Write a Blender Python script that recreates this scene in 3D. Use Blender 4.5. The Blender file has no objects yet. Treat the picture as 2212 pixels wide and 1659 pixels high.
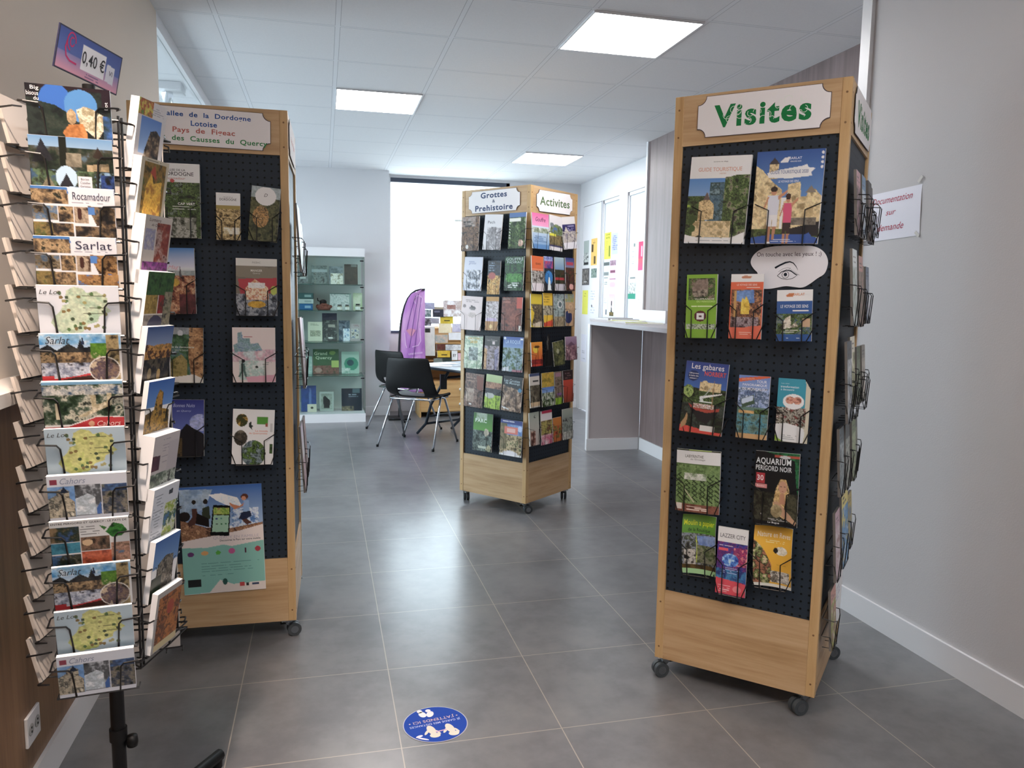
import bpy, math, random
import numpy as np
from mathutils import Matrix, Vector
D=bpy.data; SC=bpy.context.scene; COL=SC.collection
PI=math.pi
# ---------------------------------------------------------------- camera
H=1.385; HC=2.77
yaw,pitch,roll=.242424,-.1136525,.0151211
fw=Vector((math.sin(yaw)*math.cos(pitch),math.cos(yaw)*math.cos(pitch),math.sin(pitch)))
ri=Vector((math.cos(yaw),-math.sin(yaw),0)); up=ri.cross(fw)
r2=ri*math.cos(roll)+up*math.sin(roll); u2=up*math.cos(roll)-ri*math.sin(roll)
cam=D.objects.new('camera',D.cameras.new('camera')); COL.objects.link(cam)
cam.matrix_world=Matrix(((r2.x,u2.x,-fw.x,0),(r2.y,u2.y,-fw.y,0),(r2.z,u2.z,-fw.z,H),(0,0,0,1)))
cam.data.sensor_fit='HORIZONTAL'; cam.data.sensor_width=36; cam.data.lens=1651.02/2212*36
cam.data.clip_start=.02; cam.data.clip_end=100
SC.camera=cam
# ---------------------------------------------------------------- world, exposure
SC.view_settings.view_transform='Standard'; SC.view_settings.look='None'
SC.view_settings.gamma=1; SC.view_settings.use_curve_mapping=False
SC.view_settings.exposure=1.32
W=D.worlds.new('sky'); SC.world=W; W.use_nodes=True
bg=W.node_tree.nodes['Background']; bg.inputs[0].default_value=(.80,.89,1,1); bg.inputs[1].default_value=4.5
SC.cycles.use_denoising=True; SC.cycles.max_bounces=8; SC.cycles.sample_clamp_indirect=4
LAMP=11.5
def portal(name,loc,rot,sx,sy):
    l=D.lights.new(name,'AREA'); l.shape='RECTANGLE'; l.size=sx; l.size_y=sy; l.cycles.is_portal=True
    o=D.objects.new(name,l); COL.objects.link(o); o.location=loc; o.rotation_euler=rot
portal('window_portal',(1.48,9.22,1.82),(-PI/2,0,0),1.42,1.75)
portal('side_portal_1',(3.14,8.12,1.3),(0,PI/2,0),2.4,.5)
portal('side_portal_2',(3.14,7.38,1.3),(0,PI/2,0),2.4,.5)
portal('side_room_portal',(-3.98,6.3,1.45),(0,-PI/2,0),2.3,3.4)
# ---------------------------------------------------------------- helpers
def lin(c):
    if isinstance(c,str):
        c=c.lstrip('#'); c=[int(c[i:i+2],16)/255 for i in (0,2,4)]
        return np.array([x/12.92 if x<=.04045 else ((x+.055)/1.055)**2.4 for x in c])
    return np.array(c,float)
def L4(c): return (*lin(c),1)
MATS={}
def mat(name,c=(.8,.8,.8),rough=.5,metal=0,spec=.5,**k):
    if name in MATS: return MATS[name]
    m=D.materials.new(name); m.use_nodes=True; b=m.node_tree.nodes['Principled BSDF']
    b.inputs['Base Color'].default_value=L4(c); b.inputs['Roughness'].default_value=rough
    b.inputs['Metallic'].default_value=metal; b.inputs['Specular IOR Level'].default_value=spec
    for a,v in k.items(): b.inputs[a].default_value=v
    MATS[name]=m; return m
def nodes(m):
    nt=m.node_tree; return nt,nt.nodes,nt.links,nt.nodes['Principled BSDF']
def math_(N,Lk,op,a,b=None):
    n=N.new('ShaderNodeMath'); n.operation=op
    for i,v in enumerate((a,b)):
        if v is None: continue
        if isinstance(v,(int,float)): n.inputs[i].default_value=v
        else: Lk.new(v,n.inputs[i])
    return n.outputs[0]
def mix_(N,Lk,f,a,b):
    n=N.new('ShaderNodeMix'); n.data_type='RGBA'
    for s,v in ((n.inputs['Factor'],f),(n.inputs['A'],a),(n.inputs['B'],b)):
        if isinstance(v,(int,float)): s.default_value=v
        elif isinstance(v,(str,tuple)): s.default_value=L4(v) if isinstance(v,str) else v
        else: Lk.new(v,s)
    return n.outputs['Result']
def noise_(N,Lk,vec,scale,detail=4,rough=.6,sc=None):
    if sc:
        mp=N.new('ShaderNodeMapping'); mp.inputs['Scale'].default_value=sc; Lk.new(vec,mp.inputs['Vector']); vec=mp.outputs[0]
    n=N.new('ShaderNodeTexNoise'); n.inputs['Scale'].default_value=scale; n.inputs['Detail'].default_value=detail; n.inputs['Roughness'].default_value=rough
    Lk.new(vec,n.inputs['Vector']); return n.outputs['Fac']
def ramp_(N,Lk,f,stops):
    r=N.new('ShaderNodeValToRGB'); e=r.color_ramp.elements
    while len(e)<len(stops): e.new(.5)
    for i,(p,c) in enumerate(stops): e[i].position=p; e[i].color=L4(c)
    Lk.new(f,r.inputs[0]); return r.outputs[0]
def bump_(N,Lk,b,h,st,dist=.001):
    n=N.new('ShaderNodeBump'); n.inputs['Strength'].default_value=st; n.inputs['Distance'].default_value=dist
    Lk.new(h,n.inputs['Height']); Lk.new(n.outputs[0],b.inputs['Normal'])
def objco(N): return N.new('ShaderNodeTexCoord').outputs['Object']

def wood(name,axis,c0,c1,c2,rough=.45):
    m=mat(name,rough=rough); nt,N,Lk,b=nodes(m); co=objco(N)
    s={'x':(1.2,22,22),'z':(22,22,1.2)}[axis]
    a=noise_(N,Lk,co,1.6,6,.65,s); big=noise_(N,Lk,co,1.5,3,.5,{'x':(1,5,5),'z':(5,5,1)}[axis])
    f=math_(N,Lk,'ADD',math_(N,Lk,'MULTIPLY',a,.65),math_(N,Lk,'MULTIPLY',big,.35))
    Lk.new(ramp_(N,Lk,f,[(.35,c0),(.5,c1),(.66,c2)]),b.inputs['Base Color']); bump_(N,Lk,b,a,.15); return m
oakx=wood('oak_along','x','#a8865c','#c0a078','#cdb08a')
oakz=wood('oak_upright','z','#ac8858','#c4a272','#ceb084')
screwm=mat('wood_plug','#7c5c3a',.6)
panelw=wood('taupe_wood','z','#6d5e5d','#796a69','#857676',.5)
brownw=wood('brown_wood','z','#5f4632','#785b42','#8b6c50',.4)
def wallpaint(name,c,sp=.012):
    m=mat(name,c,.75,spec=.25); nt,N,Lk,b=nodes(m); co=objco(N); f=noise_(N,Lk,co,160,3)
    f2=noise_(N,Lk,co,1.2,2); h=lin(c)
    Lk.new(mix_(N,Lk,f2,tuple((h*.95).tolist())+(1,),tuple((h*1.03).tolist())+(1,)),b.inputs['Base Color'])
    bump_(N,Lk,b,f,.35,sp*.1); return m
white=wallpaint('white_wall','#cfcfd2'); greige=wallpaint('grey_beige_wall','#c3c1c3'); beige=wallpaint('beige_wall','#d6cabd')
trimw=mat('white_trim','#d9d9dc',.4)
# floor tiles
m=floorm=mat('grey_floor_tiles',rough=.3,spec=.5); nt,N,Lk,b=nodes(m); co=objco(N)
sx=N.new('ShaderNodeSeparateXYZ'); Lk.new(co,sx.inputs[0])
def linedist(o,o0,p):
    f=math_(N,Lk,'DIVIDE',math_(N,Lk,'SUBTRACT',o,o0),p)
    return math_(N,Lk,'MULTIPLY',math_(N,Lk,'ABSOLUTE',math_(N,Lk,'SUBTRACT',math_(N,Lk,'FRACT',math_(N,Lk,'ADD',f,.5)),.5)),p)
dx=linedist(sx.outputs[0],.217,.5155); dy=linedist(sx.outputs[1],2.2215,.5115)
g=math_(N,Lk,'LESS_THAN',math_(N,Lk,'MINIMUM',dx,dy),.0017)
mp=N.new('ShaderNodeMapping'); mp.inputs['Location'].default_value=(13.1,25.7,.37); Lk.new(co,mp.inputs['Vector']); co=mp.outputs[0]
n1=noise_(N,Lk,co,3.2,6,.6); n2=noise_(N,Lk,co,11,6,.62)
base=ramp_(N,Lk,math_(N,Lk,'ADD',math_(N,Lk,'MULTIPLY',n1,.6),math_(N,Lk,'MULTIPLY',n2,.4)),[(.25,'#58595c'),(.44,'#666669'),(.54,'#707073'),(.8,'#7f7e7e')])
Lk.new(mix_(N,Lk,g,base,'#a49b91'),b.inputs['Base Color'])
b.inputs['Roughness'].default_value=.275
# ceiling tiles
m=ceilm=mat('ceiling_tiles',rough=.8,spec=.2); nt,N,Lk,b=nodes(m); co=objco(N)
sx=N.new('ShaderNodeSeparateXYZ'); Lk.new(co,sx.inputs[0])
dx=linedist(sx.outputs[0],.0915,.599); dy=linedist(sx.outputs[1],3.66,.605)
inb=math_(N,Lk,'MAXIMUM',math_(N,Lk,'LESS_THAN',dx,.012),math_(N,Lk,'LESS_THAN',dy,.0075))
nb=math_(N,Lk,'MAXIMUM',math_(N,Lk,'LESS_THAN',dx,.0145),math_(N,Lk,'LESS_THAN',dy,.0105))
til=mix_(N,Lk,noise_(N,Lk,co,120,2),'#dcdde0','#e6e7ea')
Lk.new(mix_(N,Lk,inb,mix_(N,Lk,nb,til,'#a9abb0'),'#e2e4e8'),b.inputs['Base Color'])
# pegboard: 1 inch holes in the object's own x/z
m=peg=mat('black_pegboard','#1d2127',.5,spec=.25); nt,N,Lk,b=nodes(m); co=objco(N)
sx=N.new('ShaderNodeSeparateXYZ'); Lk.new(co,sx.inputs[0])
fx=linedist(sx.outputs[0],.0127,.0254); fz=linedist(sx.outputs[2],.0127,.0254)
d=math_(N,Lk,'SQRT',math_(N,Lk,'ADD',math_(N,Lk,'MULTIPLY',fx,fx),math_(N,Lk,'MULTIPLY',fz,fz)))
hole=math_(N,Lk,'LESS_THAN',d,.0038)
Lk.new(mix_(N,Lk,hole,'#27313c','#030405'),b.inputs['Base Color']); bump_(N,Lk,b,math_(N,Lk,'SUBTRACT',1,hole),.6,.003)
# printed paper reads its print from the mesh
m=paper=mat('printed_paper',rough=.38,spec=.4); nt,N,Lk,b=nodes(m); a=N.new('ShaderNodeAttribute'); a.attribute_name='Print'; Lk.new(a.outputs['Color'],b.inputs['Base Color'])
m=paperm=mat('matt_paper',rough=.75,spec=.25); nt,N,Lk,b=nodes(m); a=N.new('ShaderNodeAttribute'); a.attribute_name='Print'; Lk.new(a.outputs['Color'],b.inputs['Base Color'])
wire=mat('black_wire','#0d0d0f',.35); blackp=mat('black_plastic','#08080a',.5,spec=.3); chrome=mat('chrome','#c8cad0',.15,1)
greyrub=mat('grey_rubber','#3f4448',.55); zinc=mat('zinc_metal','#8d9296',.35,1); darkframe=mat('dark_blue_frame','#3d4656',.4)
glass=D.materials.new('clear_glass'); glass.use_nodes=True; nt=glass.node_tree; nt.nodes.clear()
o_=nt.nodes.new('ShaderNodeOutputMaterial'); mx=nt.nodes.new('ShaderNodeMixShader'); tr=nt.nodes.new('ShaderNodeBsdfTransparent'); gl=nt.nodes.new('ShaderNodeBsdfGlossy'); fr=nt.nodes.new('ShaderNodeLayerWeight'); pw=nt.nodes.new('ShaderNodeMath'); pw.operation='POWER'; pw.inputs[1].default_value=5; ma=nt.nodes.new('ShaderNodeMath'); ma.operation='MULTIPLY_ADD'; ma.inputs[1].default_value=.6; ma.inputs[2].default_value=.03
gl.inputs['Roughness'].default_value=.02; tr.inputs[0].default_value=(.93,.97,.96,1); fr.inputs['Blend'].default_value=.5
nt.links.new(fr.outputs['Facing'],pw.inputs[0]); nt.links.new(pw.outputs[0],ma.inputs[0]); nt.links.new(ma.outputs[0],mx.inputs[0]); nt.links.new(tr.outputs[0],mx.inputs[1]); nt.links.new(gl.outputs[0],mx.inputs[2]); nt.links.new(mx.outputs[0],o_.inputs[0])
frost=D.materials.new('frosted_glass'); frost.use_nodes=True; nt=frost.node_tree; nt.nodes.clear()
o_=nt.nodes.new('ShaderNodeOutputMaterial'); mx=nt.nodes.new('ShaderNodeMixShader'); tr=nt.nodes.new('ShaderNodeBsdfTranslucent'); gl=nt.nodes.new('ShaderNodeBsdfPrincipled')
mx.inputs[0].default_value=.45; tr.inputs[0].default_value=(.42,.44,.46,1); gl.inputs['Base Color'].default_value=(.75,.8,.82,1); gl.inputs['Roughness'].default_value=.2
nt.links.new(tr.outputs[0],mx.inputs[1]); nt.links.new(gl.outputs[0],mx.inputs[2]); nt.links.new(mx.outputs[0],o_.inputs[0])
glow=D.materials.new('lit_diffuser'); glow.use_nodes=True; nt=glow.node_tree; nt.nodes.clear(); e=nt.nodes.new('ShaderNodeEmission'); o_=nt.nodes.new('ShaderNodeOutputMaterial')
e.inputs[0].default_value=(1,.975,.965,1); e.inputs[1].default_value=LAMP; nt.links.new(e.outputs[0],o_.inputs[0])

class M:
    """collects geometry; build() makes one mesh object"""
    def __init__(s): s.v=[];s.f=[];s.mi=[];s.c=[];s.ms=[];s.sm=[]
    def mid(s,m):
        if m not in s.ms: s.ms.append(m)
        return s.ms.index(m)
    def add(s,vs,fs,m,col=None,smooth=False):
        n=len(s.v); i=s.mid(m); s.v+=[tuple(map(float,p)) for p in vs]
        s.f+=[tuple(n+k for k in f) for f in fs]; s.mi+=[i]*len(fs); s.sm+=[smooth]*len(fs)
        if col is None: s.c+=[(.8,.8,.8)]*len(vs)
        elif isinstance(col,str): s.c+=[tuple(lin(col))]*len(vs)
        else: s.c+=[tuple(x) for x in col]
    def box(s,x0,x1,y0,y1,z0,z1,m,col=None,T=None):
        vs=[(x,y,z) for z in(z0,z1) for y in(y0,y1) for x in(x0,x1)]
        if T is not None: vs=[T@Vector(p) for p in vs]
        s.add(vs,[(0,2,3,1),(4,5,7,6),(0,1,5,4),(2,6,7,3),(0,4,6,2),(1,3,7,5)],m,col)
    def bbox(s,x0,x1,y0,y1,z0,z1,b,m,col=None):
        """box with chamfered edges"""
        xs=(x0,x1);ys=(y0,y1);zs=(z0,z1);vs=[];idx={}
        for i in(0,1):
            for j in(0,1):
                for k in(0,1):
                    for a in range(3):
                        p=[xs[i]+(b if i==0 else -b),ys[j]+(b if j==0 else -b),zs[k]+(b if k==0 else -b)]
                        p[a]=(xs[i],ys[j],zs[k])[a]; idx[i,j,k,a]=len(vs); vs.append(p)
        fs=[]
        def q(ks,flip):
            f=[idx[k] for k in ks]; fs.append(tuple(f[::-1] if flip else f))
        for a in range(3):
            o=[t for t in range(3) if t!=a]
            for sd in(0,1):
                ks=[]
                for (p,r) in((0,0),(1,0),(1,1),(0,1)):
                    k=[0,0,0];k[a]=sd;k[o[0]]=p;k[o[1]]=r;ks.append((*k,a))
                q(ks,(sd==0)^(a==1))
        for a in range(3):
            o=[t for t in range(3) if t!=a]
            for p in(0,1):
                for r in(0,1):
                    k0=[0,0,0];k0[o[0]]=p;k0[o[1]]=r;k1=list(k0);k1[a]=1
                    q([(*k0,o[0]),(*k1,o[0]),(*k1,o[1]),(*k0,o[1])],(p^r)==(1 if a!=1 else 0))
        for i in(0,1):
            for j in(0,1):
                for k in(0,1): q([(i,j,k,0),(i,j,k,1),(i,j,k,2)],(i+j+k)%2==1)
        s.add(vs,fs,m,col)
    def tube(s,pts,r,m,n=6,closed=False,caps=True,r1=None):
        pts=[Vector(p) for p in pts]; K=len(pts); vs=[];prev=None
        for i,p in enumerate(pts):
            if closed: d=(pts[(i+1)%K]-pts[i-1])
            else: d=(pts[min(i+1,K-1)]-pts[max(i-1,0)])
            d.normalize()
            ref=Vector((0,0,1)) if abs(d.z)<.9 else Vector((1,0,0))
            if prev is not None and abs(prev.dot(d))<.95: ref=prev
            a=d.cross(ref).normalized(); bb=a.cross(d).normalized(); prev=bb
            rr=r if r1 is None else r+(r1-r)*i/(K-1)
            if not closed and 0<i<K-1:
                c=(pts[i]-pts[i-1]).normalized().dot((pts[i+1]-pts[i]).normalized()); rr/=max(.7,math.sqrt(max(.01,(1+c)/2)))
            for j in range(n):
                t=2*PI*j/n; vs.append(p+a*(math.cos(t)*rr)+bb*(math.sin(t)*rr))
        fs=[]
        for i in range(K if closed else K-1):
            for j in range(n):
                i2=(i+1)%K; j2=(j+1)%n; fs.append((i*n+j,i2*n+j,i2*n+j2,i*n+j2))
        if caps and not closed: fs+= [tuple(range(n)),tuple((K-1)*n+j for j in range(n))[::-1]]
        s.add(vs,fs,m,None,n>6)
    def cyl(s,c,r,h,m,n=24,axis='z',col=None,r1=None):
        c=Vector(c); r1=r if r1 is None else r1; vs=[]
        for k,rr in((0,r),(1,r1)):
            for j in range(n):
                t=2*PI*j/n; a,b=math.cos(t)*rr,math.sin(t)*rr; z=h*k
                vs.append(c+Vector({'z':(a,b,z),'x':(z,a,b),'y':(b,z,a)}[axis]))
        s.add(vs,[(j,(j+1)%n,n+(j+1)%n,n+j) for j in range(n)],m,col,True)
        s.add(vs,[tuple(range(n))[::-1],tuple(n+j for j in range(n))],m,col)
    def lathe(s,c,prof,m,n=28,col=None):
        c=Vector(c); vs=[];K=len(prof)
        for r,z in prof:
            for j in range(n): t=2*PI*j/n; vs.append(c+Vector((math.cos(t)*r,math.sin(t)*r,z)))
        s.add(vs,[(i*n+j,i*n+(j+1)%n,(i+1)*n+(j+1)%n,(i+1)*n+j) for i in range(K-1) for j in range(n)],m,col,True)
    def poly(s,pts,y0,y1,m,col=None,T=None):
        """prism: outline in x/z (counter-clockwise seen from -y), front at y0, back at y1"""
        n=len(pts); vs=[(x,y0,z) for x,z in pts]+[(x,y1,z) for x,z in pts]
        if T is not None: vs=[T@Vector(p) for p in vs]
        s.add(vs,[tuple(range(n)),tuple(range(n,2*n))[::-1]]+[(j,n+j,n+(j+1)%n,(j+1)%n) for j in range(n)],m,col)
    def build(s,name,parent=None):
        me=D.meshes.new(name); me.from_pydata(s.v,[],s.f)
        for m in s.ms: me.materials.append(m)
        me.polygons.foreach_set('material_index',s.mi); me.polygons.foreach_set('use_smooth',s.sm)
        if any(m in (paper,paperm) for m in s.ms):
            at=me.color_attributes.new('Print','FLOAT_COLOR','POINT'); c=np.ones((len(s.v),4)); c[:,:3]=np.array(s.c); at.data.foreach_set('color',c.ravel())
        me.update(); o=D.objects.new(name,me); COL.objects.link(o)
        if parent: o.parent=parent
        return o
def tag(o,label=None,cat=None,group=None,kind=None):
    if label: o['label']=label
    if cat: o['category']=cat
    if group: o['group']=group
    if kind: o['kind']=kind
    return o
def empty(name,loc,rz=0):
    o=D.objects.new(name,None); COL.objects.link(o); o.location=loc; o.rotation_euler=(0,0,rz); o.empty_display_size=.05; return o
def struct(name,b): return tag(b.build(name),kind='structure')

# ---------------------------------------------------------------- print: paint a cover on a grid of points
_tx={}
def text_geo(t,bold=0,shear=0):
    k=(t,bold,shear)
    if k not in _tx:
        c=D.curves.new('lettering','FONT'); c.body=t; c.size=1; c.offset=bold*.55; c.shear=shear; c.resolution_u=3; c.space_character=1+bold*2.2; c.align_x='CENTER'; c.fill_mode='BOTH'
        o=D.objects.new('lettering',c); COL.objects.link(o); bpy.context.view_layer.update()
        me=D.meshes.new_from_object(o.evaluated_get(bpy.context.evaluated_depsgraph_get()))
        v=np.array([p.co[:] for p in me.vertices]); f=[tuple(p.vertices) for p in me.polygons]
        COL.objects.unlink(o); D.objects.remove(o); D.curves.remove(c); D.meshes.remove(me); _tx[k]=(v,f)
    return _tx[k]
def put_text(b,t,cx,cz,w,h,y,col,m,bold=0,shear=0,yf=None,rot=0):
    """lettering centred at cx,cz, fitted into w x h"""
    v,f=text_geo(t,bold,shear)
    if len(v)==0: return
    lo,hi=v.min(0),v.max(0); wd,ht=hi[0]-lo[0],hi[1]-lo[1]; sw=w/max(wd,1e-6); sh=h/max(ht,1e-6)
    sx=min(sw,sh*1.25); sz=min(sh,sw*1.6)
    X=(v[:,0]-(lo[0]+hi[0])/2)*sx; Z=(v[:,1]-(lo[1]+hi[1])/2)*sz
    if rot: X,Z=X*math.cos(rot)-Z*math.sin(rot),X*math.sin(rot)+Z*math.cos(rot)
    X=X+cx; Z=Z+cz
    vs=[(a,y+(yf(a,c) if yf else 0),c) for a,c in zip(X,Z)]
    b.add(vs,f,m,col)
_rng={}
def vnoise(x,y,scale,seed,oct=5):
    out=np.zeros_like(x); amp=1; tot=0
    for o in range(oct):
        r=_rng.setdefault((seed,o),np.random.RandomState(seed*17+o).rand(64,64))
        fx=(x*scale*2**o)%63; fy=(y*scale*2**o)%63; ix=fx.astype(int); iy=fy.astype(int); fx=fx-ix; fy=fy-iy
        fx=fx*fx*(3-2*fx); fy=fy*fy*(3-2*fy); i2=(ix+1)%64; j2=(iy+1)%64
        out+=amp*((r[iy,ix]*(1-fx)+r[iy,i2]*fx)*(1-fy)+(r[j2,ix]*(1-fx)+r[j2,i2]*fx)*fy); tot+=amp; amp*=.68
    return out/tot
def pal(n,cols):
    cs=np.array([lin(c) for c in cols]); t=np.clip((n-.28)/.44,0,.9999)*(len(cs)-1) if len(cs)>1 else n*0
    i=t.astype(int); fr=(t-i)[...,None]; fr=np.clip((fr-.15)/.7,0,1); j=np.minimum(i+1,len(cs)-1); return cs[i]*(1-fr)+cs[j]*fr
def inpoly(x,y,pts):
    r=np.zeros(x.shape,bool); n=len(pts)
    for i in range(n):
        (x0,y0),(x1,y1)=pts[i],pts[(i+1)%n]
        if y0==y1: continue
        c=((y0>y)!=(y1>y))&(x<(x1-x0)*(y-y0)/(y1-y0)+x0); r^=c
    return r
def paint(ops,w,h,nx,nz,seed):
    y,x=np.mgrid[0:nz+1,0:nx+1]; x=x/nx; y=y/nz; A=np.ones(x.shape+(3,))*lin('#e9e7e6'); sc=1/max(w,h)*.21
    X=x*w/.1; Y=y*h/.1; texts=[]; k=0
    for o in ops:
        k+=1; c=o[0]; sd=seed*31+k
        if c=='t': texts.append(o[1:]); continue
        if c=='bg': A[:]=lin(o[1]); continue
        if c=='n0': A[:]=pal(vnoise(X,Y,o[2] if len(o)>2 else 5,sd),o[1]); continue
        if c=='g': mk=(y>=o[1])&(y<=o[2]); t=((y-o[1])/(o[2]-o[1]))[...,None]; A[mk]=(lin(o[3])*(1-t)+lin(o[4])*t)[mk]; continue
        if c in('r','n'): mk=(x>=o[1])&(x<=o[3])&(y>=o[2])&(y<=o[4]); v=o[5]; s=o[6] if len(o)>6 else 5
        elif c=='e': mk=((x-o[1])/o[3])**2+((y-o[2])/o[4])**2<=1; v=o[5]; s=o[6] if len(o)>6 else 5
        elif c=='p': mk=inpoly(x,y,o[1]); v=o[2]; s=o[3] if len(o)>3 else 5
        elif c=='h': mk=y>=o[1]+o[2]*(vnoise(X,X*0+.5,o[4] if len(o)>4 else 2,sd)-.5)*2; v=o[3]; s=6
        elif c=='tl':
            _,x0,x1,y0,n_,dy,v,th=o; rr=random.Random(sd); mk=np.zeros(x.shape,bool)
            for i in range(n_):
                yy=y0+i*dy; xe=x1-(x1-x0)*rr.random()*.35; mk|=(x>=x0)&(x<=xe)&(abs(y-yy)<=th/2)&(vnoise(X,Y*0+i,9,sd,2)>.36)
            s=5
        elif c=='bd': mk=(x<o[2])|(x>1-o[2])|(y<o[2]*w/h)|(y>1-o[2]*w/h); v=o[1]; s=5
        if isinstance(v,str): A[mk]=lin(v)
        else: A[mk]=(pal(vnoise(X,Y,s,sd),v)*(.72+.56*vnoise(X,Y,s*5,sd+7,2))[...,None])[mk]
    return A,texts
SEED=[0]
def card_mesh(w,h,t,ops,cell=.0025,sagx=0,sagz=0,m=None,side='#dcdad8',cut=None,gain=1.12):
    """booklet standing in x/z, front facing -y, centred at the origin"""
    SEED[0]+=1; m=m or paper
    nx=max(2,int(w/cell)); nz=max(2,int(h/cell)); A,tx=paint(ops,w,h,nx,nz,SEED[0]); A=A*.86+A.mean(2,keepdims=True)*.14; A=np.clip(A**1.1*gain,0,.86)
    yf=lambda x,z: -sagx*(1-(2*x/w)**2)+sagz*(2*z/h)**2*(1 if z>0 else .3)
    b=M(); xs=np.linspace(-w/2,w/2,nx+1); zs=np.linspace(h/2,-h/2,nz+1)
    vs=[];cs=[]
    for j,z in enumerate(zs):
        for i,x in enumerate(xs): vs.append((x,-t/2+yf(x,z),z)); cs.append(A[j,i])
    fs=[]
    for j in range(nz):
        for i in range(nx):
            if cut and cut(xs[i]/w+.5,j/nz): continue
            k=j*(nx+1)+i; fs.append((k,k+nx+1,k+nx+2,k+1))
    b.add(vs,fs,m,cs,sagx!=0 or sagz!=0)
    if not cut:
        loop=[(xs[i],zs[0]) for i in range(nx+1)]+[(xs[-1],zs[j]) for j in range(1,nz+1)]+[(xs[i],zs[-1]) for i in range(nx-1,-1,-1)]+[(xs[0],zs[j]) for j in range(nz-1,0,-1)]
        if sagx==0 and sagz==0: loop=[(xs[0],zs[0]),(xs[-1],zs[0]),(xs[-1],zs[-1]),(xs[0],zs[-1])]
        n=len(loop); v2=[(x,-t/2+yf(x,z),z) for x,z in loop]+[(x,t/2+yf(x,z),z) for x,z in loop]
        b.add(v2,[(j,(j+1)%n,n+(j+1)%n,n+j) for j in range(n)]+([tuple(range(n,2*n))] if sagx==0 and sagz==0 else []),m,side)
        if sagx or sagz:
            b.add([(x,y+t,z) for x,y,z in vs],[f[::-1] for f in fs],m,side,True)
    for T in tx:
        s,cx,cy,ww,hh,col=T[:6]; bold=T[6] if len(T)>6 else 0; sh=T[7] if len(T)>7 else 0; rot=T[8] if len(T)>8 else 0
        put_text(b,s,(cx-.5)*w,(.5-cy)*h,ww*w,hh*h,-t/2-.0005,col,m,bold,sh,yf,rot)
    return b
# measured layout: centre along the face, centre height, width, height, tilt (metres, radians)
KPOS={'K1': (-0.3942, 3.344, -0.0178), 'K2': (1.2657, 4.9683, -0.8906), 'K3': (1.5536, 2.4736, -0.7745)}
T_K3A={
  'castle_guide':(-0.1087, 1.711, 0.1985, 0.2841, -0.0371),
  'couple_guide':(0.1115, 1.7086, 0.2044, 0.2901, -0.0205),
  'eye_note':(0.1171, 1.4919, 0.2424, 0.14, 0.0236),
  'green':(-0.1476, 1.3624, 0.1036, 0.2127, 0.022),
  'orange':(0.0009, 1.3645, 0.1044, 0.211, 0.0093),
  'blue':(0.1523, 1.3391, 0.1073, 0.1626, 0.0333),
  'gabares':(-0.1254, 1.052, 0.1456, 0.2434, -0.0467),
  'tour':(0.0389, 1.035, 0.1002, 0.2083, -0.0028),
  'teal':(0.1647, 1.0351, 0.1005, 0.2047, -0.0043),
  'labyrinth':(-0.1337, 0.7628, 0.1525, 0.2164, 0.0309),
  'aquarium':(0.1266, 0.7731, 0.139, 0.2406, 0.0215),
  'moulin':(-0.1225, 0.5338, 0.1177, 0.207, 0.0529),
  'lazzer':(-0.0051, 0.5002, 0.101, 0.2319, 0.0032),
  'nature':(0.1255, 0.5369, 0.1224, 0.2021, 0.0375),
}
T_K1A={
  'capvert':(-0.105, 1.7128, 0.1461, 0.2664, 0.0001),
  'yellow_dordogne':(0.0638, 1.6629, 0.0841, 0.1713, -0.0047),
  'roundlogo':(0.1911, 1.6764, 0.1034, 0.2002, -0.0881),
  'mag':(-0.1207, 1.4238, 0.1254, 0.2403, 0.0131),
  'manger':(0.1575, 1.4061, 0.1468, 0.2133, -0.009),
  'decouverte':(-0.1075, 1.1503, 0.1391, 0.2063, -0.0203),
  'watercolour':(0.1428, 1.151, 0.1547, 0.2076, -0.0037),
  'night':(-0.1068, 0.8763, 0.1269, 0.2143, -0.0232),
  'circles':(0.1324, 0.8361, 0.1515, 0.2126, -0.0521),
}
T_K1P={
  'poster':(0.008, 0.4285, 0.3026, 0.4279, 0.004),
}
T_K2A={
  'a1':(-0.1747, 1.783, 0.1444, 0.217, 0.0),
  'a2':(0.0102, 1.7862, 0.1417, 0.2207, 0.0),
  'a3':(0.203, 1.7887, 0.1279, 0.2181, 0.0),
  'b1':(-0.1483, 1.5278, 0.1521, 0.2158, 0.0),
  'b2':(0.0243, 1.5036, 0.101, 0.2115, 0.0),
  'b3':(0.1847, 1.5273, 0.1472, 0.2099, 0.0),
  'c1':(-0.1592, 1.2748, 0.1731, 0.2185, 0.0),
  'c2':(0.0128, 1.2762, 0.1018, 0.214, 0.0),
  'c3':(0.1695, 1.2772, 0.1596, 0.2098, 0.0),
  'd1':(-0.1383, 1.0245, 0.1535, 0.2174, 0.0),
  'd2':(0.0146, 1.0255, 0.1213, 0.2163, 0.0),
  'd3':(0.1834, 1.0263, 0.1563, 0.2177, 0.0),
  'e1':(-0.1313, 0.7729, 0.1541, 0.2196, 0.0),
  'e2':(0.0298, 0.7763, 0.1292, 0.2183, 0.0),
  'e3':(0.1827, 0.7749, 0.1536, 0.2201, 0.0),
  'f1':(-0.0532, 0.5041, 0.16, 0.2477, 0.0),
  'f2':(0.1786, 0.4933, 0.1732, 0.229, 0.0),
}
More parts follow.
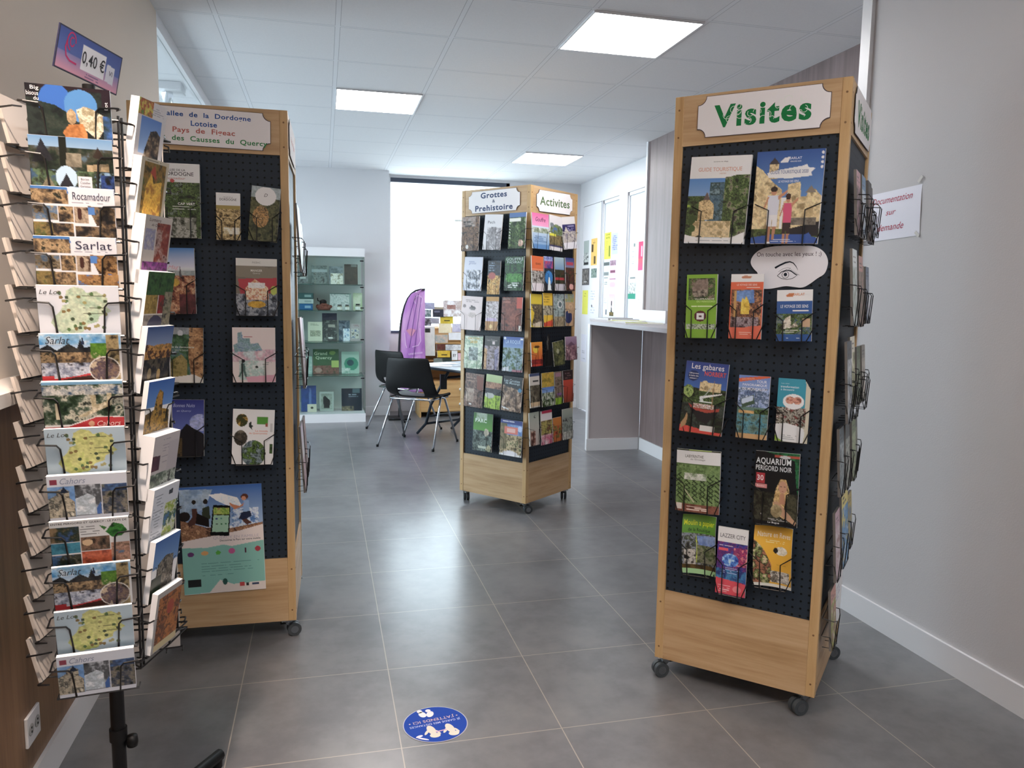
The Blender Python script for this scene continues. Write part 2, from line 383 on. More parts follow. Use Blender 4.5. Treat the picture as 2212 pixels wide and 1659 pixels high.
T_K2B={
  'a1':(-0.2027, 1.7874, 0.1777, 0.2151, 0.0),
  'a2':(-0.0353, 1.7872, 0.1461, 0.2183, 0.0),
  'a3':(0.1198, 1.8016, 0.1535, 0.2061, 0.0),
  'b1':(-0.2269, 1.5288, 0.1232, 0.2145, 0.0),
  'b2':(-0.1066, 1.5328, 0.0974, 0.213, 0.0),
  'b3':(0.0165, 1.5339, 0.1067, 0.2114, 0.0),
  'b4':(0.139, 1.5363, 0.1054, 0.2126, 0.0),
  'c1':(-0.232, 1.3016, 0.1187, 0.2055, 0.0),
  'c2':(-0.106, 1.3053, 0.1031, 0.2127, 0.0),
  'c3':(0.0204, 1.3033, 0.1182, 0.2082, 0.0),
  'c4':(0.1463, 1.3042, 0.1007, 0.2094, 0.0),
  'd1':(-0.2183, 1.0311, 0.12, 0.1509, 0.0),
  'd2':(-0.1022, 1.0517, 0.0935, 0.2009, 0.0),
  'd3':(0.0288, 1.0247, 0.1247, 0.1571, 0.0),
  'd4':(0.1745, 1.0514, 0.1362, 0.1544, 0.0),
  'e1':(-0.2336, 0.8036, 0.105, 0.2139, 0.0),
  'e2':(-0.0875, 0.7982, 0.1365, 0.2161, 0.0),
  'e3':(0.0321, 0.7969, 0.0818, 0.2142, 0.0),
  'e4':(0.1485, 0.7993, 0.1188, 0.2118, 0.0),
  'f1':(-0.2308, 0.5594, 0.1057, 0.2108, 0.0),
  'f2':(-0.0946, 0.5524, 0.1264, 0.2186, 0.0),
  'f3':(0.0293, 0.5228, 0.0987, 0.1582, 0.0),
  'f4':(0.1537, 0.5443, 0.1197, 0.2053, 0.0),
}
T_K3B={
  'a1':(-0.316, 1.7845, 0.2699, 0.1496, 0.0),
  'b1':(-0.2339, 1.536, 0.4005, 0.1791, 0.0),
  'c1':(-0.3793, 1.2983, 0.193, 0.2451, 0.0),
  'c2':(-0.0966, 1.2642, 0.3477, 0.2184, 0.0),
  'd1':(-0.3984, 1.0669, 0.1621, 0.2368, 0.0),
  'd2':(-0.2183, 1.0532, 0.1618, 0.2378, 0.0),
  'e1':(-0.2561, 0.7661, 0.3072, 0.2685, 0.0),
  'e2':(0.0549, 0.7337, 0.4484, 0.3031, 0.0),
  'f1':(-0.2369, 0.5385, 0.2566, 0.2323, 0.0),
}
T_sign={
  'K3A':(0.0104, 1.9877, 0.4141, 0.1299, -0.0073),
  'K3B':(0.0208, 1.9882, 0.4399, 0.1407, 0.0163),
  'K1A':(0.0183, 1.9834, 0.3909, 0.1338, -0.0167),
  'K2A':(-0.0089, 1.9832, 0.4105, 0.1344, 0.0083),
  'K2B':(-0.0051, 1.9827, 0.4011, 0.1291, 0.0236),
}
T_peg={
  'K3A':(-0.0031, 1.1232, 0.4972, 1.5648, 0.0009),
  'K2A':(-0.0064, 1.1194, 0.4982, 1.577, -0.0021),
  'K2B':(-0.0062, 1.1192, 0.4728, 1.5648, 0.0054),
  'K1_right_top':(0.2535, 1.8974),
  'K1_right_bot':(0.2549, 0.3368),
}
T_posters={
  'p1':(8.8618, 1.9229, 0.1858, 0.2935, 0.0),
  'p2':(8.5844, 1.9221, 0.207, 0.3118, 0.0),
  'p3':(8.1426, 1.9652, 0.2022, 0.2968, 0.0),
  'p4':(7.9194, 1.9767, 0.1921, 0.2294, 0.0),
  'p5':(8.8746, 1.6382, 0.2888, 0.2005, 0.0),
  'p6':(8.5725, 1.6749, 0.1912, 0.1078, 0.0),
  'p7':(8.1601, 1.6512, 0.1747, 0.2835, 0.0),
  'p8':(7.9683, 1.6516, 0.1812, 0.2976, 0.0),
  'p9':(8.858, 1.3314, 0.204, 0.2906, 0.0),
  'p10':(7.4155, 1.807, 0.1464, 0.2779, 0.0),
  'p11':(7.1914, 1.8104, 0.1615, 0.2885, 0.0),
  'p12':(7.4142, 1.496, 0.196, 0.2321, 0.0),
  'p13':(7.9752, 1.3102, 0.1683, 0.2437, 0.0),
  'p14':(8.169, 1.3152, 0.1319, 0.2647, 0.0),
  'p15':(8.5813, 1.383, 0.1923, 0.423, 0.0),
  'p16':(8.8657, 0.7733, 0.2057, 0.3386, 0.0),
  'p17':(7.1842, 1.455, 0.1621, 0.3409, 0.0),
}
T_show={
  'a0':(-0.2167, 1.5807, 0.1198, 0.1624, 0.0),
  'a1':(-0.0357, 1.6018, 0.1647, 0.1978, 0.0),
  'a2':(0.1395, 1.6031, 0.1467, 0.1938, 0.0),
  'a3':(0.2992, 1.614, 0.1431, 0.2196, 0.0),
  'b1':(-0.1641, 1.4015, 0.1543, 0.0694, 0.0),
  'b2':(-0.1725, 1.3246, 0.1592, 0.0546, 0.0),
  'b3':(-0.188, 1.2549, 0.1399, 0.0745, 0.0),
  'b4':(0.0092, 1.3045, 0.195, 0.1797, 0.0),
  'b5':(0.1857, 1.3144, 0.2265, 0.1856, 0.0),
  'b6':(0.3686, 1.3193, 0.0995, 0.1916, 0.0),
  'j1':(0.1724, 1.2491, 0.064, 0.0653, 0.0),
  'j2':(0.2514, 1.25, 0.0544, 0.0654, 0.0),
  'j3':(0.3656, 1.2563, 0.0647, 0.0757, 0.0),
  'c1':(-0.0877, 0.9833, 0.1558, 0.2109, 0.0),
  'c2':(0.0645, 1.0367, 0.1571, 0.3072, 0.0),
  'c3':(0.2218, 0.9972, 0.1189, 0.2279, 0.0),
  'c4':(0.3411, 0.9901, 0.1098, 0.1931, 0.0),
  'd0':(-0.1807, 0.6181, 0.1071, 0.1972, 0.0),
  'd1':(0.021, 0.6599, 0.2756, 0.2743, 0.0),
  'd2':(0.2835, 0.6483, 0.1899, 0.2458, 0.0),
  'e1':(-0.1686, 0.2697, 0.1615, 0.2859, 0.0),
  'e2':(0.0228, 0.2255, 0.1535, 0.2159, 0.0),
  'e3':(0.295, 0.231, 0.2212, 0.2486, 0.0),
  'e4':(-0.1338, 0.1388, 0.0983, 0.0872, 0.0),
  'dn':(0.1191, 0.6418, 0.0792, 0.0765, 0.0),
}
T_desk={
  'd2':(1.4347, 1.2401, 0.2093, 0.185, 0.0),
  'd3':(1.1655, 1.2661, 0.1269, 0.0734, 0.0),
  'd4':(1.2771, 1.199, 0.1384, 0.1159, 0.0),
  'd5':(1.1445, 1.1819, 0.0951, 0.084, 0.0),
  'd6':(1.1447, 1.0873, 0.0953, 0.0948, 0.0),
  'd7':(1.3683, 1.11, 0.15, 0.0847, 0.0),
  'd8':(1.35, 1.0171, 0.1446, 0.1114, 0.0),
  'd9':(1.2375, 1.0985, 0.0904, 0.0633, 0.0),
  'd10':(1.1639, 0.8678, 0.1328, 0.3338, 0.0),
  'd11':(1.4844, 1.0204, 0.1025, 0.0958, 0.0),
  'd12':(1.4662, 0.9245, 0.1511, 0.0854, 0.0),
  'd13':(1.3078, 0.8948, 0.1445, 0.0904, 0.0),
  'd14':(1.2974, 0.8017, 0.0911, 0.0639, 0.0),
  'd15':(1.4482, 0.7962, 0.189, 0.0642, 0.0),
  'd16':(1.33, 0.7216, 0.145, 0.0748, 0.0),
  'd17':(1.368, 0.6493, 0.1024, 0.0589, 0.0),
  'd18':(1.4567, 0.7051, 0.0649, 0.1073, 0.0),
  'd19':(1.5191, 0.6915, 0.0489, 0.0806, 0.0),
  'd20':(1.2632, 0.6444, 0.0964, 0.0588, 0.0),
}
# ================================================================ the setting
def B(*bs,m=None):
    b=M()
    for x in bs: b.box(*x,m)
    return b
o=struct('floor',B((-4.2,3.4,-2.7,9.3,-.1,0),m=floorm)); struct('ceiling',B((-4.2,3.4,-2.7,9.3,HC,HC+.1),m=ceilm))
struct('wall_left',B((-.91,-.79,-2.5,4.3,0,HC),m=beige)); struct('wall_right',B((2.28,3.2,-2.5,2.93,0,HC),m=greige))
struct('wall_front',B((-.91,2.4,-2.6,-2.5,0,HC),m=white))
struct('wall_back',B((-4.1,.735,8.87,9.15,0,HC),m=white))
struct('wall_window',B((.735,.775,9.15,9.3,0,HC),(.775,2.2,9.15,9.3,0,.935),(.775,2.2,9.15,9.3,2.74,HC),(2.2,3.2,9.15,9.3,0,HC),m=white))
struct('wall_far_right',B((3.1,3.2,6.5,7.12,0,HC),(3.1,3.2,7.63,7.865,0,2.485),(3.1,3.2,8.37,8.385,0,2.485),(3.1,3.2,9.03,9.15,0,2.485),(3.1,3.2,7.12,9.15,2.485,HC),(3.1,3.2,7.12,7.63,0,.12),(3.1,3.2,7.865,8.37,0,.12),m=white))
b=M(); b.box(2.83,3.2,2.93,6.5,0,HC,panelw); struct('wall_wood_right',b)
struct('wall_side_room',B((-4.1,-4.0,3.2,4.6,0,HC),(-4.1,-4.0,8.0,8.87,0,HC),(-4.1,-4.0,4.6,8.0,0,.3),(-4.1,-4.0,4.6,8.0,2.6,HC),(-4.1,-.91,3.1,3.2,0,HC),m=white))
struct('trim_1',B((2.262,2.30,2.925,2.985,0,HC),(2.30,2.83,2.93,2.95,0,HC),m=trimw))
struct('trim_2',B((-.84,-.79,4.3,8.87,2.70,HC),(-.84,-.80,4.3,4.335,0,2.70),(-.87,-.79,4.335,8.87,0,.1),m=trimw))
struct('trim_3',B((2.815,2.835,6.49,6.52,1.18,HC),m=trimw))
struct('window_4',B((-.82,-.814,4.335,8.87,.1,2.70),m=glass))
# baseboards
def bboard(name,x0,x1,y0,y1,h=.105): struct(name,B((x0,x1,y0,y1,0,h),m=trimw))
bboard('baseboard_right',2.268,2.28,-2.5,2.925); bboard('baseboard_left',-.79,-.778,3.0,4.3); bboard('baseboard_back',.44,.735,8.858,8.87)
bboard('baseboard_window',.735,3.1,9.138,9.15); bboard('baseboard_wood',2.818,2.83,2.95,6.475,.11)
# big display window
b=M(); W0,W1,Z0,Z1=.775,2.2,.935,2.74
b.box(W0,W1,9.16,9.26,Z1-.05,Z1,darkframe); b.box(W0,W1,9.14,9.26,Z0,Z0+.03,darkframe); b.box(W1-.04,W1,9.16,9.26,Z0,Z1,darkframe)
b.box(W0,W1,9.2,9.206,Z0+.03,Z1-.05,glass); struct('window_1',b)
for i,(y0,y1) in enumerate(((7.865,8.37),(7.12,7.63))):
    b=M(); 
    for q in((y0,y0+.018,.12,2.485),(y1-.018,y1,.12,2.485)): b.box(3.115,3.16,q[0],q[1],q[2],q[3],trimw)
    b.box(3.115,3.16,y0,y1,2.45,2.485,greyrub if 0 else trimw); b.box(3.13,3.14,y0+.018,y1-.018,.12,2.45,frost); struct('window_%d'%(i+2),b)
b=M(); b.box(3.105,3.14,8.40,9.03,.012,2.48,trimw); b.box(3.1,3.14,8.385,8.40,0,2.49,darkframe); d=struct('door_1',b)
# outside: pavement seen through the display window
b=M(); b.box(-3,8,9.32,16,-.12,-.02,mat('pavement','#b9b6b0',.8)); struct('pavement',b)

# ceiling lamps
def lamp(x0,y0,label):
    e=tag(empty('ceiling_light',(x0+.285,y0+.285,HC)),label,'light','square panels in the suspended ceiling')
    f=M(); r=.285
    for a in((-r-.008,-r,-r-.008,r+.008),(r,r+.008,-r-.008,r+.008),(-r,r,-r-.008,-r),(-r,r,r,r+.008)): f.box(a[0],a[1],a[2],a[3],-.010,-.0005,trimw)
    f.build('frame',e); g=M(); g.box(-r,r,-r,r,-.006,-.0008,glow); g.build('diffuser',e)
lamp(1.300,3.685,'large lit square ceiling panel nearest the camera, above the Visites tower')
lamp(.110,5.49,'lit square ceiling panel left of centre, above the open floor')
lamp(1.915,7.31,'smallest lit square ceiling panel, far back near the window')
lamp(1.300,.05,'unseen lit square ceiling panel added behind the camera, near the right wall')  # unseen panel, added to light the room from behind the view
lamp(.110,-.55,'unseen lit square ceiling panel added behind the camera, left row')  # second added panel, out of view, for more room light
# warm downlight over the reception counter, behind the camera's view
e=tag(empty('downlight',(-.42,1.25,HC)),'small warm round downlight above the left counter, behind the camera','light')
b=M(); b.lathe((0,0,-.05),[(.05,0),(.06,0),(.062,.05),(.05,.05),(.05,0)],trimw); b.build('ring',e)
wl=D.lights.new('warm_bulb','AREA'); wl.shape='DISK'; wl.size=.09; wl.energy=12; wl.spread=math.radians(95); wl.color=(1,.80,.66); wo=D.objects.new('warm_bulb',wl); COL.objects.link(wo); wo.parent=e; wo.location=(0,0,-.045)
# lamp in the glazed side room
e=tag(empty('surface_light',(-1.0,5.74,HC)),'small square ceiling lamp with hanging tube, behind the glazed partition','light')
b=M(); b.bbox(-.1,.1,-.1,.1,-.05,0,.004,trimw); b.build('housing',e); wl=D.lights.new('side_room_bulb','AREA'); wl.shape='DISK'; wl.size=.12; wl.energy=22; wl.color=(.82,.92,1); wo=D.objects.new('side_room_bulb',wl); COL.objects.link(wo); wo.parent=e; wo.location=(-.06,0,-.06)
b=M(); b.lathe((0,0,-.25),[(.0,0),(.03,0),(.034,.01),(.034,.2)],chrome); b.build('tube',e)
# ================================================================ towers
KW,KD,KB,KT=.5556,.5306,.075,2.0645
PZ0,PZ1=.335,1.90
def caster(parent,x,y,rz):
    b=M(); b.box(-.028,.028,-.028,.028,-.006,0,zinc); b.cyl((0,0,-.018),.014,.012,zinc,16)
    for s in(-1,1): b.poly([(-.012,-.018),(.018,-.018),(.032,-.05),(.022,-.056)],s*.004-.0015,s*.004+.0015,zinc)
    b.box(-.03,.0,-.005,.005,-.024,-.018,blackp)
    c=b.build('caster',parent); c.location=(x,y,KB); c.rotation_euler=(0,0,rz)
    for s in(-1,1):
        w=M(); w.cyl((0,s*.011-.008,0),.027,.016,greyrub,24,'y'); w.cyl((0,s*.0195-.001,0),.015,.002,zinc,18,'y')
        q=w.build('wheel',c); q.location=(.024,0,-.0475)
    return c
def notched(w,h,r,n=6):
    p=[]
    for (cx,cz,a0) in((-w/2,-h/2,90),(w/2,-h/2,180),(w/2,h/2,270),(-w/2,h/2,0)):
        for i in range(n+1):
            a=math.radians(a0-90*i/n) if 0 else math.radians(a0-90*i/n)
            p.append((cx+r*math.cos(a),cz+r*math.sin(a)))
    return p
FANG={'A':0,'B':PI/2,'C':-PI/2,'D':PI}
def fplace(f,s,z,off):
    n={'A':(0,-1),'B':(1,0),'C':(-1,0),'D':(0,1)}[f]; t={'A':(1,0),'B':(0,1),'C':(0,-1),'D':(-1,0)}[f]
    dd=(KD if f in'AD' else KW)/2+off
    return Matrix.Translation((n[0]*dd+t[0]*s,n[1]*dd+t[1]*s,z))@Matrix.Rotation(FANG[f],4,'Z')
def kmat(k): x,y,t=KPOS[k]; return Matrix.Translation((x,y,0))@Matrix.Rotation(t,4,'Z')
def tower(k,label):
    x,y,t=KPOS[k]; e=tag(empty('display_tower',(x,y,0),t),label,'display stand','wheeled oak pegboard towers')
    P=.03
    for sx in(-1,1):
        for sy in(-1,1):
            b=M(); cx,cy=sx*(KW/2-P/2),sy*(KD/2-P/2); b.bbox(cx-P/2,cx+P/2,cy-P/2,cy+P/2,KB,KT,.0015,oakz)
            for z in(.12,.29,.7,1.1,1.5,1.93,2.02):
                b.cyl((cx,cy-sy*-P/2 if 0 else cy+sy*(P/2-.0005),z),.0035,sy*.001,screwm,10,'y'); b.cyl((cx+sx*(P/2-.0005),cy,z),.0035,sx*.001,screwm,10,'x')
            b.build('corner_post',e)
    for f in'ABCD':
        wd=(KW if f in'AD' else KD)-2*P; T=fplace(f,0,0,0)
        for nm,z0,z1,mt in(('header_panel',PZ1,KT,oakx),('base_panel',KB,PZ0,oakx)):
            b=M(); b.box(-wd/2,wd/2,.002,.018,z0,z1,mt); o=b.build(nm,e); o.matrix_local=T
        b=M(); b.box(-wd/2,wd/2,.009,.015,PZ0,PZ1,peg); o=b.build('pegboard',e); o.matrix_local=T
    b=M(); b.box(-KW/2+P,KW/2-P,-KD/2+P,KD/2-P,KT-.02,KT-.004,oakx); b.build('top_board',e)
    b=M(); b.box(-KW/2+P,KW/2-P,-KD/2+P,KD/2-P,KB+.001,KB+.018,oakx); b.build('bottom_board',e)
    for i,(sx,sy) in enumerate(((-1,-1),(1,-1),(1,1),(-1,1))):
        caster(e,sx*(KW/2-.035),sy*(KD/2-.035),{'K1':(.2,.2,2.,3.),'K2':(2.4,.9,2.2,.3),'K3':(3.9,3.95,.7,2.)}[k][i])
    return e
def sign(e,f,tab,lines,gr=None):
    s,z,w,h,ti=tab; T=fplace(f,s,z,.001)@Matrix.Rotation(-ti,4,'Y')
    b=M(); pts=notched(w,h,.028); p2=notched(w+.003,h+.003,.0275)
    b.poly(p2,-.0012,0,paperm,'#4a4048'); b.poly(pts,-.002,-.0012,paperm,'#f1eef0')
    for (t,cx,cz,ww,hh,c,bo) in lines: put_text(b,t,cx*w,cz*h,ww*w,hh*h,-.0024,c,paperm,bo)
    if gr:
        for (x,zz,r,a0,a1) in gr:
            n=14; pr=[];
            pts=[(x+r*math.cos(a0+(a1-a0)*i/n),zz+r*math.sin(a0+(a1-a0)*i/n)) for i in range(n+1)]
            pin=[(x+(r-.0016)*math.cos(a0+(a1-a0)*i/n),zz+(r-.0016)*math.sin(a0+(a1-a0)*i/n)) for i in range(n+1)]
            vs=[(a,-.0028,c) for a,c in pts]+[(a,-.0028,c) for a,c in pin]
            b.add(vs,[(i,i+1,n+2+i,n+1+i) for i in range(n)],paperm,'#e9f0e8')
    o=b.build('header_sign',e); o.matrix_local=T; return o
def holder(e,f,s,zb,w,h,off,ti=0,r=.0016,style=0):
    """bent wire pocket hooked into the pegboard; zb is the foot of the booklet"""
    b=M(); y0=off-.008; a=w/2+.008; i=w*.27; F=-.014; S=3 if r<.0012 else 5
    hz=min(h*.55,.13)
    for q in(-1,1):
        if style==0: b.tube([(q*a,y0,hz),(q*a,-.002,hz),(q*i,F,hz-.025),(q*i,F-.002,0),(q*i,y0,-.002)],r,wire,S)
        else: b.tube([(q*a,y0,hz),(q*a,F,hz-.004),(q*i,F-.006,hz-.012),(q*i,F,0),(q*i,y0,-.002)],r,wire,S)
        b.tube([(q*a,y0,hz*.45),(q*a,-.004,hz*.45),(q*(a-.02),F,-.001)],r,wire,S)
    b.tube([(-a,y0,hz*.45),(a,y0,hz*.45)],r,wire,S); b.tube([(-(a-.02),F,-.001),(a-.02,F,-.001)],r,wire,S); b.tube([(-a,y0,hz),(a,y0,hz)],r,wire,S)
    o=b.build('wire_pocket',e); o.matrix_local=fplace(f,s,zb,off)@Matrix.Rotation(-ti,4,'Y'); return o
def booklet(k,f,tab,off,name,label,cat,group,ops,cell=.0025,t=.006,lean=-.05,**kw):
    s,z,w,h,ti=tab; b=card_mesh(w,h,t,ops,cell,**kw); o=b.build(name)
    o.matrix_world=kmat(k)@fplace(f,s,z,off)@Matrix.Rotation(-ti,4,'Y')@Matrix.Rotation(lean,4,'X')
    return tag(o,label,cat,group)
T1=tower('K1','tall oak pegboard tower on casters at left, headed Vallee de la Dordogne')
T2=tower('K2','oak pegboard tower on casters mid-room, headed Grottes and Activites')
T3=tower('K3','tall oak pegboard tower on casters at right, headed Visites')
sign(T1,'A',(.0,1.9834,.43,.1338,-.0167),[('Vallee  de  la  Dordogne',-.02,.30,.72,.17,'#2b5aa0',.035),('Lotoise',-.04,.09,.21,.14,'#2b5aa0',.035),('Pays  de  Figeac',-.04,-.12,.50,.18,'#c0706a',.035),('PNR  des  Causses  du  Quercy',.0,-.34,.95,.18,'#3f8a56',.035)])
sign(T1,'B',(.0,1.985,.40,.135,0),[('Pays  de  Figeac',0,0,.7,.2,'#c0706a',.012)])
g=[(random.Random(i).uniform(-.14,.14),random.Random(i+50).uniform(-.028,.03),random.Random(i+9).uniform(.006,.014),i*1.1,i*1.1+3.6) for i in range(26)]
sign(T3,'A',T_sign['K3A'],[('Visites',0,-.02,.74,.56,'#1e7a44',.062)],g)
sign(T3,'B',T_sign['K3B'],[('Visites',0,-.02,.74,.56,'#2d7a4a',.062)],g)
sign(T2,'A',T_sign['K2A'],[('Grottes',0,.29,.64,.27,'#4a5878',.05),('&',0,.0,.07,.14,'#4a5878',.02),('Prehistoire',0,-.3,.86,.27,'#4a5878',.05)])
sign(T2,'B',T_sign['K2B'],[('Activites',0,0,.95,.4,'#5c7650',.03)])
# ================================================================ booklets on the towers
FOR=['#1a2416','#324526','#56713c','#27381f','#6f8a4c']; SKY=['#3f72b4','#6f9ccc','#a8c4e0']; STONE=['#8f7c5c','#c4ac7e','#e2cfa0','#a08a62']
CAVE=['#2a1c16','#5c4030','#8a6648','#3a281e','#b08c68']; DARK=['#0c0d10','#24262a','#3a3834','#15161a']; GRY=['#8a8c92','#c0c2c8','#e6e6ea','#55585e']
def couple(x,top,sh,leg,hair,s=1):
    return [('p',[(x-.07*s,top+.12),(x+.07*s,top+.12),(x+.065*s,top+.34),(x-.06*s,top+.34)],sh),('p',[(x-.07*s,top+.13),(x-.05*s,top+.13),(x-.10*s,top+.27),(x-.12*s,top+.26)],'#c98f6e'),
    ('p',[(x+.05*s,top+.13),(x+.16*s,top+.06),(x+.155*s,top+.09),(x+.06*s,top+.17)],'#c98f6e'),
    ('p',[(x-.065*s,top+.33),(x+.065*s,top+.33),(x+.06*s,top+.45),(x+.005,top+.45),(x,top+.37),(x-.01,top+.45),(x-.06*s,top+.45)],leg),
    ('p',[(x-.055*s,top+.45),(x-.012,top+.45),(x-.015,top+.63),(x-.04*s,top+.63)],'#b98464'),('p',[(x+.012,top+.45),(x+.055*s,top+.45),(x+.035*s,top+.60),(x+.01,top+.60)],'#b98464'),
    ('r',x-.055*s,top+.62,x-.005,top+.645,'#e9e4e0'),('e',x,top+.075,.035*s,.042,'#c99070'),('e',x,top+.05,.042*s,.03,hair),('r',x-.028*s,top+.068,x+.028*s,top+.08,'#1d1a1c')]
def K3(key,name,label,cat,ops,**kw):
    tab=T_K3A[key]; off=kw.pop('off',.035); hold=kw.pop('hold',1); st=kw.pop('st',0)
    o=booklet('K3','A',tab,off,name,label,cat,'leaflets on the front of the Visites tower',ops,**{'cell':.0019,**kw})
    if hold: holder(T3,'A',tab[0]+kw.get('hx',0),tab[1]-tab[3]/2,tab[2],tab[3],off,tab[4] if st==0 else 0)
K3('castle_guide','tourist_guide','thick white-topped tourist guide with a garden castle photo, top left of the Visites tower','guide book',
 [('g',.25,1,'#4f8ccc','#b9cfe0'),('n',.0,.45,.32,.92,FOR+['#9bb83c'],5),('n',.36,.3,.72,.75,['#33566a','#56788a','#2f4a4a','#7a98a4'],6),('n',.6,.22,1,.95,FOR+['#8a8676','#4a463c'],5),
 ('p',[(.2,.52),(.28,.5),(.30,.44),(.34,.42),(.37,.5),(.45,.55),(.46,.72),(.2,.74)],['#b59a6c','#e0c894','#9a8058'],9),('p',[(.26,.5),(.32,.41),(.38,.5)],'#6a5a56'),
 ('n',.12,.74,.75,.93,['#c8b488','#dcc89c','#a89468'],5),('e',.1,.73,.06,.05,'#3a5428'),('e',.12,.83,.05,.04,'#41602c'),('e',.24,.94,.06,.03,'#20301a'),('e',.56,.97,.07,.03,'#20301a'),
 ('p',[(0,0),(1,0),(1,.13),(.9,.19),(.7,.235),(.5,.25),(.25,.24),(0,.22)],'#f2f0f0'),('p',[(0,.9),(.15,.925),(.5,.94),(.8,.925),(1,.86),(1,1),(0,1)],'#f0f0f2'),('tl',.2,.8,.965,1,.02,'#9aa0a8',.008),
 ('t','GUIDE TOURISTIQUE',.5,.155,.72,.052,'#d79a86'),('t','tourisme de village',.5,.065,.34,.016,'#5a5458',.01),('t','VISITES',.55,.20,.3,.014,'#c08a78')],t=.012,lean=-.06)
K3('couple_guide','tourist_guide','blue tourist guide with a walking couple before a castle, top right of the Visites tower','guide book',
 [('g',0,.5,'#2d5aa0','#5d8cc4'),('p',[(0,.15),(.1,.2),(.28,.34),(.42,.42),(.42,.9),(0,.9)],STONE[1:],4),('p',[(.2,.14),(.27,.08),(.34,.14),(.33,.3),(.2,.3)],STONE,8),('p',[(.19,.14),(.27,.07),(.35,.14)],'#4a4448'),
 ('p',[(.5,.36),(.68,.34),(.7,.5),(.78,.5),(.8,.44),(.9,.42),(1,.5),(1,.85),(.45,.85),(.45,.55),(.5,.52)],STONE[1:],4),('p',[(.76,.46),(.84,.38),(.92,.46)],'#8a8074'),('n',.0,.84,1,.93,['#3c4a24','#5a6c34','#2c3820'],5),
 ('p',[(.55,.84),(1,.76),(1,.92),(.6,.92)],'#26262c'),('n',.58,.72,.95,.8,['#6a6258','#8a8274'],8),('p',[(0,.93),(.3,.9),(.8,.9),(.86,.88),(.9,.92),(1,.94),(1,1),(0,1)],'#2c58a4'),
 ('p',[(.17,.235),(.3,.21),(.7,.17),(.75,.155),(.78,.19),(.88,.2),(.82,.245),(.84,.28),(.5,.3),(.2,.285)],'#eef0f4'),('t','GUIDE TOURISTIQUE 2020',.5,.232,.56,.042,'#4a6494'),('t','LE VOYAGE DES SENS',.5,.33,.3,.026,'#e6ecf4',.02),
 ('p',[(.36,.115),(.42,.075),(.5,.07),(.47,.13),(.36,.13)],'#e8eef6'),('t','SARLAT',.58,.085,.18,.026,'#e8eef6',.03),('t','PERIGORD NOIR',.585,.12,.16,.016,'#e8eef6',.01)]+
 couple(.3,.36,'#d4d6e2','#e2e0e2','#3a2c28',1.25)+couple(.52,.44,'#d8527e','#3e2a30','#4a2e22',.95)+[('e',.97,.04,.02,.016,'#e8eef6'),('e',.97,.09,.02,.016,'#e8eef6'),('e',.97,.14,.02,.016,'#e8eef6'),('e',.97,.19,.02,.016,'#e8eef6'),('tl',.3,.75,.955,2,.02,'#c8d4e8',.008)],t=.009,lean=-.05)
K3('green','leaflet','lime green leaflet with a timber-framed market hall photo, on the Visites tower','leaflet',
 [('bg','#86b82c'),('n',.06,.06,.94,.40,FOR+['#5a4a40','#8a7a6c'],5),('p',[(.18,.2),(.35,.08),(.7,.07),(.72,.3),(.2,.32)],['#7a6a60','#94847a'],8),('p',[(.2,.27),(.7,.22),(.7,.34),(.25,.36)],['#2a2420','#b0a494'],9),('t','VILLEFRANCHE',.6,.385,.7,.026,'#eef4e0',.02),('t','DU PERIGORD',.65,.425,.6,.026,'#d8f0a0',.01),('tl',.1,.9,.5,1,.02,'#dcecb8',.01),
 ('e',.48,.655,.20,.085,'#5e1c2c'),('p',[(.36,.62),(.48,.565),(.6,.62)],'#5e1c2c'),('r',.36,.61,.60,.71,'#efe6e8'),('r',.44,.645,.52,.675,'#5e2c3c'),('n',.02,.78,.98,.86,['#2c3c20','#c8d4c0','#6a7a58','#dce4e0'],12)],t=.01)
K3('orange','leaflet','orange and white leaflet with a yellow-lit chapel photo, middle of the Visites tower','leaflet',
 [('g',0,1,'#e2683e','#d65a3c'),('r',0,0,1,.12,'#eceaea'),('n',.02,.24,.98,.82,['#5a3c30','#9a6440','#3c2c30','#c08858','#6a5264'],6),('p',[(.2,.26),(.72,.24),(.75,.45),(.2,.42)],['#4a76b8','#6c94cc'],4),
 ('p',[(.34,.45),(.38,.36),(.44,.40),(.5,.34),(.58,.42),(.62,.50),(.6,.62),(.35,.62)],['#b08a1c','#dcb82c','#f0d458'],8),('r',.12,.26,.2,.8,'#c9a05c'),('n',.05,.66,.9,.82,['#2c2024','#6a5058','#a89aa0','#4a3840'],9),('p',[(0,.82),(.4,.83),(.7,.8),(1,.79),(1,1),(0,1)],'#e06a4c'),
 ('t','LE VOYAGE DES SENS',.5,.165,.62,.03,'#f4dcd4',.02),('p',[(.32,.04),(.4,.025),(.65,.03),(.6,.065),(.34,.07)],'#c88a6c'),('r',.5,.205,.9,.215,'#f0dcd0'),('tl',.3,.8,.9,2,.025,'#f4c8b8',.008)],t=.01)
K3('blue','leaflet','short blue and white leaflet with a cliff village photo, right of the Visites tower','leaflet',
 [('bg','#1d5a9e'),('r',0,0,1,.22,'#ecebec'),('n',.0,.47,1,.86,FOR+['#1c4470','#7c8c84'],6),('p',[(.2,.62),(.26,.55),(.4,.5),(.42,.7),(.55,.62),(.62,.72),(.2,.76)],['#b4a894','#e4dccc','#8c8474'],9),('r',.74,.56,.95,.72,'#c8a888'),('t','LE VOYAGE DES SENS',.5,.32,.78,.06,'#e8eef6',.02),('r',.45,.40,.9,.42,'#e4ecf4'),
 ('p',[(.25,.11),(.35,.06),(.5,.07),(.45,.13),(.28,.14)],'#d0804c'),('t','SARLAT',.62,.09,.32,.05,'#d48a5c',.02),('tl',.15,.7,.79,2,.035,'#e4ecd8',.014),('tl',.3,.7,.94,1,.02,'#c8d8ec',.012)],t=.008)
